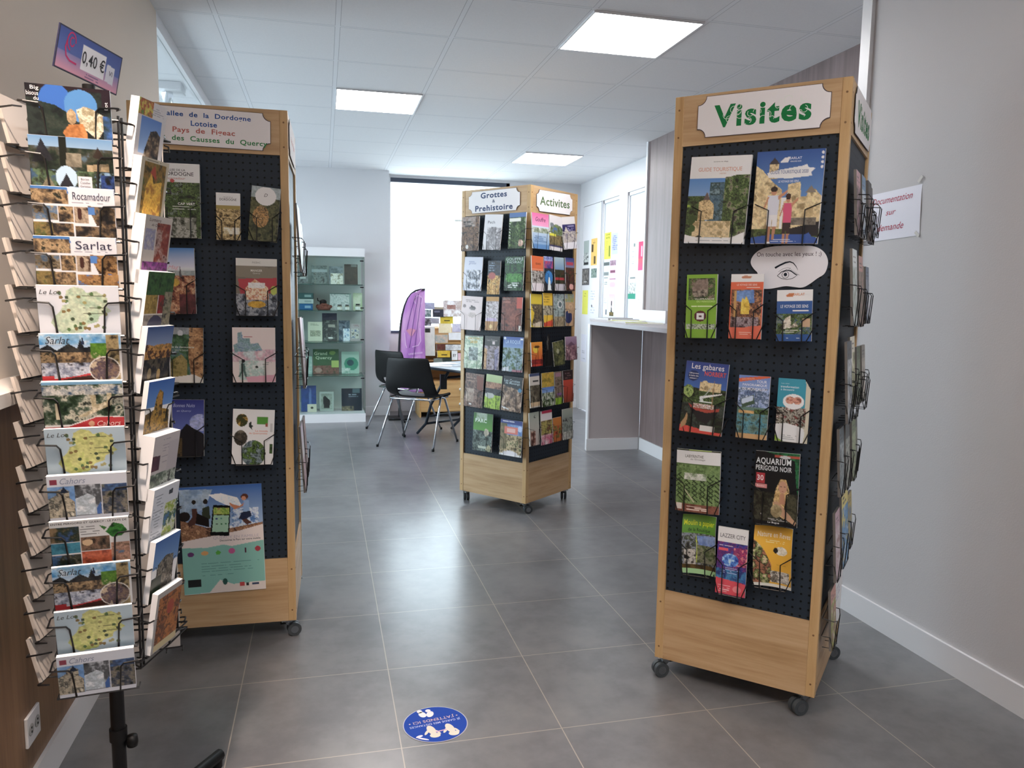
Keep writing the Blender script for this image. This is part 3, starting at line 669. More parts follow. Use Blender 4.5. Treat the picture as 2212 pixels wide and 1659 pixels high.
K3('gabares','leaflet','large blue river boat leaflet with red boat, left column of the Visites tower','leaflet',
 [('g',0,.5,'#26428e','#3f78c4'),('h',.36,.04,FOR,3),('n',.38,.28,.88,.40,STONE[1:],6),('p',[(.38,.3),(.45,.26),(.52,.25),(.6,.3),(.88,.33),(.88,.40),(.38,.38)],STONE[1:],8),('e',.12,.42,.12,.09,['#5a7a34','#a8c070','#42602c'],8),
 ('n',0,.58,1,.95,['#1c2420','#34402c','#222a28','#46524a'],4),('p',[(.15,.6),(.3,.66),(.6,.68),(.88,.64),(.84,.70),(.62,.86),(.4,.8),(.22,.68)],'#26262a'),('p',[(.15,.59),(.35,.645),(.65,.655),(.9,.62),(.88,.665),(.6,.70),(.34,.68),(.2,.64)],'#b84c3c'),('n',.25,.585,.75,.645,['#d8c8b8','#a86858','#e8e0dc','#5a6a4c'],12),
 ('p',[(.70,.25),(.715,.25),(.72,.64),(.69,.64)],'#9c7c58'),('p',[(.4,.48),(.92,.41),(.92,.425),(.45,.51)],'#e6eaf0'),('p',[(.4,.49),(.46,.48),(.5,.54),(.42,.56)],'#e0e8e4'),('r',.4,.54,.7,.555,'#dce8ea'),('p',[(.4,.56),(.69,.3),(.695,.31),(.42,.56)],'#c4ccd0'),
 ('p',[(0,.9),(.3,.92),(.7,.95),(1,.96),(1,1),(0,1)],'#d84c40'),('p',[(.02,.88),(.1,.80),(.14,.72),(.17,.78),(.14,.9),(.02,.96)],'#b89468'),('r',.48,.88,.82,.955,'#dcdcd8'),('e',.2,.2,.13,.075,'#1c386e'),
 ('t','Les gabares',.52,.075,.76,.10,'#f0f0f4',.01),('t','NORBERT',.71,.155,.50,.065,'#e05a4c',.03),('t','Offrez-vous',.21,.165,.22,.02,'#f0f2f6',.02),('t','la balise des',.21,.2,.22,.02,'#f0f2f6',.02),('t','visiteurs !',.2,.235,.18,.02,'#f0f2f6',.02)],t=.008,lean=-.08)
K3('tour','leaflet','pale blue leaflet titled Tour Panoramique over a lake, centre of the Visites tower','leaflet',
 [('g',0,.5,'#6c8ed0','#a8c0e4'),('g',.5,1,'#6a8a7c','#5c98a8'),('n',0,.2,1,.50,['#6c88b4','#a4b8dc','#4c6484','#c0d0ea'],5),('n',.2,.24,.55,.32,['#1c2c48','#7c98c8'],8),('p',[(.1,.38),(.5,.3),(.55,.44),(.15,.52)],'#4c6450'),('p',[(.12,.38),(.48,.31),(.5,.39),(.14,.46)],'#c4d4ea'),('r',.05,.555,.6,.6,['#c89858','#e0b87c'],12),('n',.55,.53,1,.6,FOR,8),
 ('n',0,.61,1,.92,['#4c6458','#6c8c84','#5a9cb0','#3c544c'],7),('r',0,.92,1,1,'#d0a874'),('p',[(0,.05),(.75,0),(1,0),(1,.02),(0,.11)],'#e0683c'),('t','TOUR',.74,.09,.32,.045,'#f0f2f8',.02),('t','PANORAMIQUE',.52,.15,.78,.045,'#f0f2f8',.015),('t','DE MONCALOU',.52,.21,.78,.045,'#f0f2f8',.015),('t','NOUVEAUTE',.3,.055,.4,.022,'#f8c8a8',.01,0,.1)],t=.008)
K3('teal','leaflet','turquoise leaflet with a cut corner and smiling faces, right column of the Visites tower','leaflet',
 [('bg','#cfc8b4'),('p',[(0,0),(.82,0),(.86,.1),(.86,.45),(0,.45)],'#2a9cb4'),('n',0,.45,.9,.76,['#241c20','#5a4c44','#b8b4a8','#34402c','#8c3c3c','#d8d4cc'],8),('e',.5,.36,.32,.12,'#e8e6e8'),('ne',0,0,0,0,0) if 0 else ('e',.4,.34,.14,.06,['#b86c5c','#e0a890','#8c4838'],12),('e',.62,.34,.13,.06,['#7c3c34','#dca088','#4a2820'],12),
 ('p',[(0,.73),(.3,.70),(.6,.73),(.86,.77),(.9,.85),(.86,1),(0,1)],'#ecebe8'),('p',[(0,.9),(.15,.97),(.3,1),(0,1)],'#9cc83c'),('t','transformation',.36,.13,.56,.035,'#eaf4f6',.02),('t','a decouvrir',.3,.175,.42,.032,'#eaf4f6',.01),('t','Les mini',.22,.08,.25,.02,'#c8e4ea'),('tl',.25,.7,.9,3,.025,'#a0a4a8',.008)],t=.006,cut=lambda u,v: v<.16 and u>.80+v*1.3)
K3('labyrinth','leaflet','leaflet with an aerial photo of a green hedge maze, lower left of the Visites tower','leaflet',
 [('bg','#5c7a44'),('n',0,.24,1,.9,['#5c7440','#74905a','#86a066','#4a6034'],7)]+
 [('p',[(a,c),(a+.13,c+.075),(a+.12,c+.09),(a-.01,c+.015)],'#2c3c20') for a,c in [(.05+.17*(i%6),.40+.07*(i//6)) for i in range(36)]]+[('p',[(a,c),(a+.12,c-.07),(a+.13,c-.055),(a+.01,c+.015)],'#34462a') for a,c in [(.0+.19*(i%5),.44+.08*(i//5)) for i in range(25)]]+
 [('p',[(.2,.62),(.45,.83),(.43,.85),(.18,.63)],'#b8b494'),('n',.2,.38,.7,.48,['#7c906c','#c8ccc0','#dcdcd8'],7),('n',0,.87,1,1,['#7a4838','#8c5a48','#6a3c30'],5),('r',0,0,1,.225,'#eceae6'),('r',0,0,1,.025,'#4a4c3c'),('r',.3,.0,.8,.012,'#b0c860'),('t','LABYRINTHE',.42,.105,.42,.045,'#6a6a64',.01),('t',"de l'Ermitage",.5,.155,.4,.035,'#80807c',0,.3),('r',.02,.87,.15,.97,'#d8d0c8'),('tl',.27,.75,.91,3,.025,'#e0ccc0',.012)],t=.008,sagx=.006,lean=-.06)
K3('aquarium','leaflet','dark aquarium leaflet with a blonde woman, lower right of the Visites tower','leaflet',
 [('bg','#15181c'),('n',0,.55,1,.95,['#12140f','#2c2c22','#4a4a3c','#1c1c18'],5),('p',[(.25,.0),(1,.0),(1,.6),(.94,.4),(.9,.1),(.6,.05)],['#1c5434','#2c7c4c','#123c28'],5),('r',.45,.035,1,.07,'#b8503c'),('e',.68,.06,.12,.022,'#c8c8ca'),
 ('p',[(.42,.8),(.5,.5),(.6,.36),(.72,.36),(.8,.5),(.86,.78),(.7,.9)],['#8c7040','#c8a468','#e0c488','#6a5030'],9),('e',.655,.47,.095,.085,'#c8997c'),('r',.59,.455,.635,.465,'#3a2c28'),('r',.675,.455,.72,.465,'#3a2c28'),('r',.635,.52,.68,.53,'#a05c50'),('p',[(.6,.56),(.7,.56),(.72,.7),(.6,.7)],'#c08c6c'),
 ('p',[(.78,.55),(.95,.6),(1,.9),(.8,.95),(.7,.75)],['#3c3c2c','#54523c','#2c2c20'],6),('p',[(.45,.68),(.55,.66),(.98,.93),(.95,.97),(.6,.85)],'#c09878'),('e',.53,.8,.13,.09,['#8c7c58','#b4a47c'],8),('r',.03,.30,.24,.44,'#b83440'),('r',.02,.45,.3,.5,'#d88c8c'),
 ('t','AQUARIUM',.42,.135,.8,.10,'#e4e8ea',.04),('t','PERIGORD NOIR',.43,.225,.82,.075,'#dce0e2',.04),('t','30',.135,.365,.15,.075,'#f4e8ea',.04),('t','Bassins',.15,.475,.22,.02,'#f8ecec',.01),('t','Le Bugue',.48,.965,.26,.03,'#e8e8e8',.02),('tl',.03,.3,.86,1,.02,'#d0d0d0',.02),('tl',.35,.85,.91,2,.02,'#b8b8b8',.008)],t=.008,sagx=.004,lean=-.06)
K3('moulin','leaflet','curled green leaflet about a paper mill, bottom left of the Visites tower','leaflet',
 [('bg','#5c8434'),('g',0,.3,'#74a83c','#5e9434'),('n',0,.3,1,.85,['#2c2c2c','#5a5c4c','#8c94a4','#3c4430','#74806c'],5),('p',[(.42,.34),(1,.32),(1,.52),(.5,.5)],['#5c7cc0','#88a0cc'],3),('h',.5,.03,['#34402c','#5a6840','#8c8c74','#2c3424'],3) if 0 else ('n',.42,.5,1,.8,['#34402c','#5a6840','#8c8c74','#2c3424'],6),('n',.05,.58,.38,.84,['#1c1814','#c8c4bc','#3c342c'],6),
 ('p',[(.40,.34),(.42,.34),(.44,.56),(.42,.8),(.40,.8),(.42,.56)],'#c8d83c'),('n',0,.84,1,.91,['#3c2c14','#6a5424'],6),('r',0,.91,1,1,'#a8d49c'),('t','Moulin a papier',.5,.14,.9,.12,'#d4e034',.02),('t','de la Rouzique',.5,.25,.66,.075,'#1e3a22',.02)],t=.005,sagx=-.012,sagz=.018,lean=-.02)
K3('lazzer','leaflet','purple and red leaflet titled Lazzer City, bottom centre of the Visites tower','leaflet',
 [('n0',['#2c2464','#3c4cac','#7c2c74','#2c3484','#c03c6c'],6),('n',.55,.28,1,.55,['#e0506c','#8c2c6c','#f08c8c'],7),('r',0,0,1,.22,'#eceaee'),('e',.45,.48,.28,.1,['#1c3c9c','#4c8cdc','#c8e4f4'],9),('n',0,.62,1,.78,['#2c5c9c','#3c84b4','#2c3c7c'],5),('p',[(0,.76),(1,.80),(1,1),(0,1)],'#dc4c5c'),('t','LAZZER CITY',.5,.12,.84,.06,'#5a5a62',.0),('r',.04,.31,.36,.345,'#e85c6c'),('tl',.06,.7,.27,1,.02,'#e0dcf0',.015),('tl',.08,.5,.87,4,.03,'#f4c0c4',.012),('e',.72,.9,.14,.05,'#e88890'),('tl',.2,.85,.6,4,.025,'#b8c4e8',.01)],t=.008,lean=-.04)
K3('nature','leaflet','curled yellow leaflet with a sheep, bottom right of the Visites tower','leaflet',
 [('bg','#e8b41e'),('p',[(0,.22),(.15,.3),(.3,.42),(.45,.6),(.48,.8),(.4,.97),(0,.97)],['#6a3c2c','#b87c5c','#3c2c24','#8c9c5c','#d8c0a0'],6),('e',.72,.38,.16,.07,['#c8c0a8','#f0ece0'],7),('e',.57,.38,.06,.045,'#2c2824'),('n',.45,.72,.95,.92,['#8c8478','#d8d4cc','#5a544c','#b0a898'],6),('r',0,.95,1,1,'#e8e4dc'),
 ('t','Nature en Reves',.52,.13,.86,.11,'#f6ead0',.03),('tl',.3,.85,.23,2,.025,'#f4e0a8',.01),('tl',.6,.95,.58,2,.03,'#c89818',.008)],t=.006,sagx=-.014,sagz=.02,lean=-.02)
# cloud-shaped note with the eye
tab=T_K3A['eye_note']; b=M(); w,h=tab[2],tab[3]
cl=[(-.5,.12),(-.46,.3),(-.36,.44),(-.2,.49),(-.02,.5),(.15,.49),(.32,.48),(.44,.36),(.5,.16),(.49,-.02),(.46,-.16),(.38,-.24),(.30,-.36),(.2,-.47),(.08,-.44),(-.02,-.42),(-.12,-.46),(-.24,-.50),(-.36,-.48),(-.42,-.36),(-.40,-.24),(-.38,-.12),(-.44,-.04)]

for _ in range(3): cl=[q for i in range(len(cl)) for q in (tuple(.75*cl[i][j]+.25*cl[(i+1)%len(cl)][j] for j in(0,1)),tuple(.25*cl[i][j]+.75*cl[(i+1)%len(cl)][j] for j in(0,1)))]
b.poly([(x*w,z*h) for x,z in cl][::-1],-.001,0,paperm,'#efedf2'); put_text(b,'On touche avec les yeux ! ;)',.0,.29*h,.82*w,.13*h,-.0014,'#5c5660',paperm,.005)
def stroke(b,pts,ws,col,y=-.0014,m=None):
    vs=[]
    for i,(x,z) in enumerate(pts):
        a=pts[max(i-1,0)]; c=pts[min(i+1,len(pts)-1)]; dx,dz=c[0]-a[0],c[1]-a[1]; l=math.hypot(dx,dz) or 1; ww=ws[i] if isinstance(ws,list) else ws
        vs+= [(x-dz/l*ww/2,y,z+dx/l*ww/2),(x+dz/l*ww/2,y,z-dx/l*ww/2)]
    b.add(vs,[(2*i,2*i+1,2*i+3,2*i+2) for i in range(len(pts)-1)],m or paperm,col)
def ring(b,cx,cz,rx,rz,wd,col,a0=0,a1=2*PI,y=-.0014,m=None,n=24): stroke(b,[(cx+rx*math.cos(a0+(a1-a0)*i/n),cz+rz*math.sin(a0+(a1-a0)*i/n)) for i in range(n+1)],wd,col,y,m)
def disc(b,cx,cz,rx,rz,col,y=-.0015,m=None,n=20): b.add([(cx+rx*math.cos(2*PI*i/n),y,cz+rz*math.sin(2*PI*i/n)) for i in range(n)],[tuple(range(n))],m or paperm,col)
def eye(b,s,ox,oz,y=-.0014,m=None):
    q=lambda L:[(ox+x*s,oz+z*s) for x,z in L]
    stroke(b,q([(-.5,.28),(-.3,.40),(-.05,.52),(.15,.56),(.3,.5),(.42,.36),(.52,.18)]),[.09*s,.08*s,.08*s,.06*s,.045*s,.03*s,.01*s],'#1d2430',y,m)
    stroke(b,q([(-.38,-.08),(-.2,.1),(.02,.18),(.22,.14),(.4,-.0),(.5,-.08)]),[.02*s,.035*s,.045*s,.045*s,.04*s,.02*s],'#1d2430',y,m)
    stroke(b,q([(-.38,-.08),(-.2,-.2),(.05,-.25),(.3,-.2),(.45,-.1)]),.022*s,'#1d2430',y,m); stroke(b,q([(-.34,.1),(-.15,.24),(.05,.29),(.2,.26)]),.012*s,'#1d2430',y,m)
    ring(b,ox-.02*s,oz-.03*s,.15*s,.16*s,.02*s,'#1d2430',y=y,m=m); disc(b,ox-.02*s,oz-.02*s,.075*s,.08*s,'#1d2430',y-.0002,m)
    for i in range(8): stroke(b,q([(.1+.05*i,.17-.028*i),(.2+.06*i,.27-.045*i)]),[.022*s,.004*s],'#1d2430',y,m)
eye(b,h*.50,-.02*w,-.15*h)
o=b.build('paper_note'); o.matrix_world=kmat('K3')@fplace('A',tab[0],tab[1],-.004); tag(o,'white cloud-shaped paper note with a drawn eye on the Visites tower','note')

# ---- left tower front
def K1(key,name,label,cat,ops,**kw):
    tab=T_K1A[key]; off=.035
    o=booklet('K1','A',tab,off,name,label,cat,'leaflets on the front of the Dordogne tower',ops,cell=.0022,**kw); holder(T1,'A',tab[0],tab[1]-tab[3]/2,tab[2],tab[3],off,0)
K1('capvert','magazine','magazine with white top and a green waterfall photo, top of the Dordogne tower','magazine',
 [('n0',FOR+['#12180f','#7c8c7c'],5),('r',0,0,1,.25,'#ecebe8'),('p',[(0,.28),(.12,.3),(.2,.5),(0,.6)],['#8cacc8','#dce8f0','#4c6c84'],7),('n',.1,.72,.9,1,['#2c3024','#6c7064','#b4b4ac','#3c4430'],7),('t','VALLEE DE LA',.42,.09,.5,.028,'#3c3c40',.01),('t','DORDOGNE',.5,.14,.72,.05,'#2c2c30',.01),('t','Rocamadour',.42,.20,.5,.03,'#c87c74',0,.4),('t','CAP VERT',.68,.54,.4,.032,'#f0f2f0',.03),('tl',.35,.9,.575,2,.04,'#d8dcd4',.008),('e',.75,.83,.1,.055,'#8c9084'),('e',.36,.235,.05,.025,'#c04c4c')],t=.015)
K1('yellow_dordogne','leaflet','narrow white and ochre leaflet with a cliff castle photo, on the Dordogne tower','leaflet',
 [('n0',['#3c3020','#8c7444','#d8c088','#5c4c30','#b89c60'],6),('r',0,0,1,.26,'#edecea'),('r',0,.26,1,.34,'#a8944c'),('t','DORDOGNE',.5,.14,.7,.05,'#4c4c50',.01),('t','VALLEE DE LA',.5,.09,.4,.02,'#6c6c70'),('n',.3,.74,.95,.88,['#e8e0c8','#f0ead8','#c8b88c'],6)],t=.012)
K1('roundlogo','leaflet','leaflet with a white round badge over an aerial village photo, right of the Dordogne tower','leaflet',
 [('n0',['#2c3420','#4c5030','#6c6c44','#24281c'],5),('n',0,0,1,.2,['#7c8c8c','#a8b4b8'],4),('e',.38,.55,.28,.2,['#8c6438','#c89c5c','#5c4828','#d8b47c'],12),('e',.5,.17,.36,.17,'#e6e4e4'),('t','D',.5,.15,.12,.06,'#5c5c60',0,.3),('tl',.3,.7,.25,1,.02,'#a0a0a4',.008)],t=.004)
K1('mag','magazine','magazine with blue sky over a church spire and rooftops, left column of the Dordogne tower','magazine',
 [('g',0,.3,'#3c84c8','#d8d8e4'),('g',.3,.42,'#dce0e6','#b8b4b4'),('n',0,.42,1,1,['#3c2420','#7c4034','#a8704c','#d0a884','#5c3430'],6),('n',0,.34,1,.42,['#8c9ca0','#a8b0b0'],5),('p',[(.56,.44),(.6,.26),(.64,.44)],'#5c5c60'),('e',.45,.52,.12,.06,['#c8a434','#8c7434'],6),('n',.55,.7,1,1,['#4c1c24','#6c2c34'],4),('t','Mag',.42,.3,.3,.07,'#e0a8b8',0,.4)],t=.014)
K1('manger','brochure','food brochure with a slice of layered cake on a plate, right of the Dordogne tower','brochure',
 [('bg','#7c7468'),('r',0,0,1,.13,'#dcdad4'),('p',[(0,.13),(.6,.13),(.8,.16),(1,.12),(1,.38),(0,.32)],'#8c8474'),('p',[(.05,.36),(1,.33),(1,.6),(.1,.62)],'#b83c48'),('n',0,.62,1,1,['#2c3038','#5c6470','#a8acb4','#34383c'],6),('p',[(.22,.52),(.45,.36),(.78,.5),(.8,.72),(.25,.72)],['#e0b080','#f0dcc0','#c87c50','#f4ece0'],6),('n',.3,.42,.7,.52,['#f0ece8','#e0dcd8'],5),('e',.5,.8,.22,.06,['#e0b428','#c89820'],7),('e',.92,.55,.08,.08,'#b8c458'),('t','FIGEAC',.5,.07,.2,.03,'#8c8c84'),('t','MANGER',.5,.21,.28,.04,'#e8e4dc',.02),('t','Quercy',.5,.26,.2,.03,'#dcd8d0')],t=.006)
K1('decouverte','guide','discovery guide with a rocky cliff over a green valley, left column of the Dordogne tower','guide book',
 [('n0',['#1c3424','#2c5438','#4c744c','#5c7c84'],4),('n',0,0,.72,.12,['#8c949c','#a4a8ac'],4),('p',[(.65,0),(1,0),(1,.92),(.7,.9),(.62,.5)],['#7c5434','#a87c50','#c89c6c','#5c4030'],6),('p',[(.0,.9),(.2,.6),(.45,.48),(.6,.6),(.6,.9)],['#8c8044','#a89458','#6c6434'],6),('r',0,.74,.14,1,'#ecebe8'),('p',[(0,.9),(.4,.88),(.75,.84),(1,.92),(1,1),(0,1)],'#e8e0d8'),('t','Guide de decouverte',.42,.35,.7,.04,'#dce4dc',.01),('t','2019/2020',.45,.41,.4,.03,'#c8d4c8'),('e',.42,.1,.07,.05,'#c8ccd0')],t=.006)
K1('watercolour','brochure','white and pink brochure with a watercolour castle and a boy, right of the Dordogne tower','brochure',
 [('bg','#e6d8d4'),('n',0,.4,1,.62,['#e0d4d4','#d8b0bc','#c8d4d4'],3),('p',[(.12,.1),(.22,.08),(.24,.2),(.4,.2),(.42,.3),(.6,.28),(.7,.42),(.05,.45),(.02,.32),(.12,.28)],['#6c8ca8','#9cb4c0','#7ca0a0','#a8c0c8'],8),('r',.26,.16,.46,.18,'#b83c44'),('n',.15,.6,.75,.95,['#e4dcd8','#b8d0c8','#dce0dc'],4),('p',[(.2,.65),(.28,.65),(.3,.8),(.34,.92),(.3,.92),(.24,.8),(.16,.9),(.12,.9),(.2,.78)],'#5c7c74'),('e',.25,.61,.04,.03,'#2c2c30'),('p',[(.3,.9),(1,.86),(1,1),(.35,1)],'#e0a8b8'),('tl',.7,.95,.6,3,.035,'#8c8c8c',.008),('e',.56,.72,.04,.02,'#34403c')],t=.007)
K1('night','brochure','deep blue night sky brochure over a dark hill village, left column of the Dordogne tower','brochure',
 [('g',0,.6,'#2c3484','#6474b8'),('e',.9,.4,.3,.15,['#5c6cb0','#a8b0d8','#8c98cc'],3),('h',.62,.02,['#14161c','#1e2028'],3),('p',[(0,.62),(.35,.55),(.52,.42),(.7,.5),(1,.6),(1,1),(0,1)],'#1c1c24'),('n',0,.68,.4,1,['#2c241c','#5c4c30','#1c1814'],5),('t','Bonnes Nuits',.45,.1,.6,.06,'#b8c0e4',0,.3),('t','en Quercy',.45,.2,.5,.04,'#b8c0e4',0,.3)],t=.012)
K1('circles','brochure','white brochure with three round nature photos and orange text, right of the Dordogne tower','brochure',
 [('bg','#ebe8e6'),('e',.22,.2,.14,.115,['#8c6c2c','#c8a84c','#4c4020','#3c4c24'],6),('e',.2,.52,.16,.14,['#5c5448','#3c3830','#7c7464'],7),('e',.52,.8,.29,.24,['#4c5c64','#8c9ca4','#34482c','#6c8c44','#24301c'],5),('r',.58,.13,.84,.27,'#5ca03c'),('r',.78,.25,.85,.31,'#a85c4c'),('p',[(.4,.24),(.44,.22),(.45,.28),(.5,.3),(.46,.33),(.48,.38),(.43,.34),(.38,.3)],'#2c3430'),('t','Le monde',.7,.385,.3,.035,'#e07c5c'),('t','de Quercynette',.62,.435,.44,.038,'#e07c5c'),('r',.9,.62,.98,.8,['#4c6c34','#2c3424'],6),('r',.9,.25,.96,.4,'#c8c8c8')],t=.007,lean=-.02)
# poster taped low on the left tower
tab=T_K1P['poster']
o=card_mesh(tab[2],tab[3],.001,[('g',0,.38,'#2c62a8','#9cb8d8'),('p',[(0,.02),(.4,.03),(.3,.2),(0,.3)],['#7c98b8','#a8bccc'],2),('p',[(.35,.08),(.5,.07),(.7,.12),(.75,.2),(.6,.2),(.45,.14)],['#d8e4f0','#f0f4f8'],3),('n',.62,.22,.95,.4,['#6c94c4','#d0dcec','#4c7cb8'],5),
 ('p',[(0,.30),(.3,.38),(.6,.4),(1,.36),(1,.42),(.75,.44),(.4,.47),(0,.52)],['#5c4034','#a87c5c','#8c6448','#c89c74'],5),('e',.05,.27,.07,.045,'#2c2424'),('p',[(.14,.2),(.2,.2),(.22,.3),(.18,.34),(.1,.37),(.08,.33),(.14,.28)],'#5c3c34'),('e',.17,.14,.025,.02,'#2c2420'),('p',[(.27,.2),(.35,.18),(.36,.3),(.25,.32)],'#3c4434'),('e',.31,.14,.028,.024,'#2c2420'),
 ('p',[(.2,.24),(.34,.3),(.34,.38),(.18,.34)],'#241c1c'),('p',[(.77,.15),(.84,.15),(.84,.27),(.76,.26)],'#8cacd4'),('e',.785,.115,.045,.028,'#5c3428'),('e',.775,.13,.028,.02,'#c88c6c'),('p',[(.6,.16),(.64,.18),(.72,.2),(.78,.17),(.76,.2),(.66,.23),(.6,.18)],'#c88460'),('p',[(.74,.26),(.85,.25),(.86,.3),(.78,.33),(.70,.32)],'#24304c'),('p',[(.74,.33),(.8,.32),(.86,.36),(.8,.38)],'#5c3c34'),
 ('p',[(0,.50),(.4,.46),(.7,.43),(1,.38),(1,1),(0,1)],'#e6dad4'),('p',[(0,.56),(.3,.57),(.5,.55),(.6,.57),(1,.53),(1,.92),(.5,.95),(.42,.99),(0,1)],'#86c0b4'),('p',[(.38,.93),(.44,.88),(.6,.93),(1,.92),(1,1),(.3,1)],'#e0d4cc'),
 ('p',[(.40,.175),(.61,.19),(.575,.475),(.345,.455)],'#0e1012'),('p',[(.405,.2),(.595,.21),(.59,.27),(.40,.265)],['#7ca43c','#b8c860','#a8744c'],7),('p',[(.40,.27),(.585,.28),(.565,.435),(.37,.425)],'#a8d0b4'),('r',.42,.3,.445,.312,'#3c4c8c'),('r',.48,.3,.5,.312,'#5ca08c'),('r',.42,.35,.45,.36,'#5c6c5c'),('r',.48,.35,.5,.365,'#4c8c5c'),('r',.53,.35,.55,.365,'#4c8c5c'),
 ('e',.10,.625,.04,.022,'#6c3c74'),('e',.27,.62,.045,.02,'#e0a868'),('p',[(.40,.62),(.43,.6),(.47,.62),(.45,.64),(.41,.64)],'#5cb040'),('e',.6,.615,.04,.027,'#c85c94'),('r',.755,.595,.775,.64,'#5c3448'),('e',.92,.61,.035,.025,'#b03c4c'),
 ('tl',.22,.95,.72,4,.025,'#5c8c88',.006),('tl',.22,.75,.83,1,.02,'#5c8c88',.006),('e',.5,.90,.03,.03,'#2c5c54'),('r',.68,.92,.74,.955,'#c84c4c'),('r',.76,.925,.79,.955,'#3c3c3c'),('r',.83,.93,.92,.95,'#3c4c6c'),('r',.05,.86,.21,.93,'#2c3030'),
 ('t','QUERCY EN FAMILLE',.66,.485,.56,.03,'#c8bcc4'),('t','Decouvrez le Parc sur votre mobile',.71,.51,.5,.018,'#3c3c44',.02)],.002,m=paperm,side='#d8d4d0').build('poster')
o.matrix_world=kmat('K1')@fplace('A',tab[0],tab[1],.0025)@Matrix.Rotation(-.02,4,'Y'); tag(o,'family poster with phone and jumping boy low on the Dordogne tower','poster')
# ---- right side of the left tower: three deep stacks of pockets
GS='leaflets on the sides of the towers'
def side(k,T,f,s,z,w,h,ops,label,off=.03,name='leaflet',t=.008,st=1,lean=-.06,cell=.004,r=.0013,**kw):
    t=min(t,.008); off=min(off,.034); kw.setdefault('side','#6c6864')
    o=booklet(k,f,(s,z,w,h,0),off,name,label,'leaflet',GS,ops,cell=cell,t=t,lean=lean,**kw); holder(T,f,s,z-h/2,w,h,off,0,r,st); return o
A4=.21
side('K1',T1,'B',-.13,1.60,.21,.26,[('g',0,1,'#24345c','#101828'),('n',.1,.3,.9,.9,['#1c2848','#34508c'],4)],'navy magazine leaning in the top pocket on the side of the Dordogne tower',t=.008,lean=-.06,name='magazine')
side('K1',T1,'B',.10,1.57,.13,.22,[('n0',['#5c5040','#a89c80','#3c3428'],5)],'brown leaflet in the rear top pocket on the side of the Dordogne tower')
side('K1',T1,'B',-.14,1.15,.15,.28,[('bg','#c8a0ac'),('n',.0,.4,1,1,['#d8d4d8','#8c6c74'],5)],'pink and white leaflets bulging in the middle side pocket of the Dordogne tower',t=.03,off=.05)
side('K1',T1,'B',.08,1.15,.15,.26,[('n0',['#3c2c24','#7c5c4c'],5)],'dark brown leaflet in the middle rear side pocket of the Dordogne tower')
side('K1',T1,'B',-.13,.72,.16,.27,[('g',0,.5,'#c8c0d4','#d8d8dc'),('n',0,.5,1,1,['#a88c94','#c8b4bc','#8c2c3c'],5)],'lilac and red leaflet in the lowest side pocket of the Dordogne tower',t=.02)
side('K1',T1,'B',.09,.72,.14,.25,[('n0',['#5c4c4c','#b8a8a8','#8c3c3c'],5)],'red-brown leaflet in the lowest rear side pocket of the Dordogne tower')
# ---- mid-room tower: left face (Grottes) and right face (Activites)
def K2(f,key,label,ops,lean=-.06,**kw):
    tab=(T_K2A if f=='A' else T_K2B)[key]; gr='leaflets on the Grottes face' if f=='A' else 'leaflets on the Activites face'
    t=kw.pop('tl',0); tab=(tab[0],tab[1],tab[2],tab[3],t)
    booklet('K2',f,tab,.032,'leaflet',label,'leaflet',gr,ops,cell=.005,t=.006,lean=lean,**kw); holder(T2,f,tab[0],tab[1]-tab[3]/2,tab[2],tab[3],.032,0,.0011,0 if f=='A' else 1)
K2('A','a1','brown leaflet with a dark cave photo, top left of the Grottes face',[('n0',CAVE,5),('r',0,0,.8,.28,['#8c7468','#a89890'],5),('tl',.1,.7,.15,3,.06,'#2c2420',.03),('e',.35,.88,.08,.06,'#e0dcd8')])
K2('A','a2','pale grey leaflet with an engraved figure, top middle of the Grottes face',[('bg','#dcdade'),('n',.2,.38,1,1,['#b8b4b8','#8c888c','#d4d0d4'],5),('t','Pech',.4,.22,.4,.08,'#5c5c64'),('n',.4,.35,.7,.6,['#6c686c','#a09ca0'],6)],tl=-.05)
K2('A','a3','green leaflet with a forest rock photo, top right of the Grottes face',[('n0',FOR+['#8c9c7c'],5),('r',0,0,1,.12,'#5c7cb0'),('r',.02,.15,.7,.25,'#e4e4dc'),('e',.75,.85,.15,.1,['#c8a08c','#e0c8b8'],8),('tl',.02,.12,.3,6,.08,'#dcdcd8',.03)])
K2('A','b1','lavender white leaflet with grey stalactites, second row left on the Grottes face',[('bg','#d0d2e0'),('n',.15,.38,.92,.95,['#3c3e48','#7c808c','#c8ccd8','#eceef4'],6),('t','grotte',.45,.2,.4,.07,'#8c94b8',0,.3),('tl',.2,.8,.08,2,.05,'#9ca4c4',.02)],tl=-.03)
K2('A','b2','dark leaflet with an orange cave pool, second row middle of the Grottes face',[('n0',['#1c1c24','#3c4454','#2c2420'],5),('n',0,.45,1,1,['#8c5c2c','#c89440','#e0b868','#5c3c24'],5),('e',.35,.45,.3,.1,'#b05c54'),('tl',.1,.6,.08,4,.07,'#8ca0b8',.03)])
K2('A','b3','dark green leaflet titled Gouffre Padirac, second row right on the Grottes face',[('n0',['#14241c','#24442c','#3c6c3c','#1c2c28'],5),('n',.1,.5,.9,.75,['#3c7c34','#5ca04c','#24442c'],6),('t','GOUFFRE',.5,.075,.9,.085,'#b8ccc4',.03),('t','PADIRAC',.5,.165,.8,.075,'#b8ccc4',.03),('tl',.2,.9,.78,4,.04,'#dce4e0',.025)])
K2('A','c1','cream pink leaflet with small animal drawings, third row left on the Grottes face',[('bg','#dccccc'),('e',.55,.35,.16,.06,['#4c4444','#8c8484'],7),('p',[(.4,.3),(.5,.26),(.6,.3)],'#3c3434'),('e',.55,.55,.2,.08,['#b8a8a4','#d0c0bc'],7),('tl',.2,.9,.12,2,.05,'#a89494',.02),('e',.15,.3,.08,.05,'#8c7c7c')],tl=-.04)
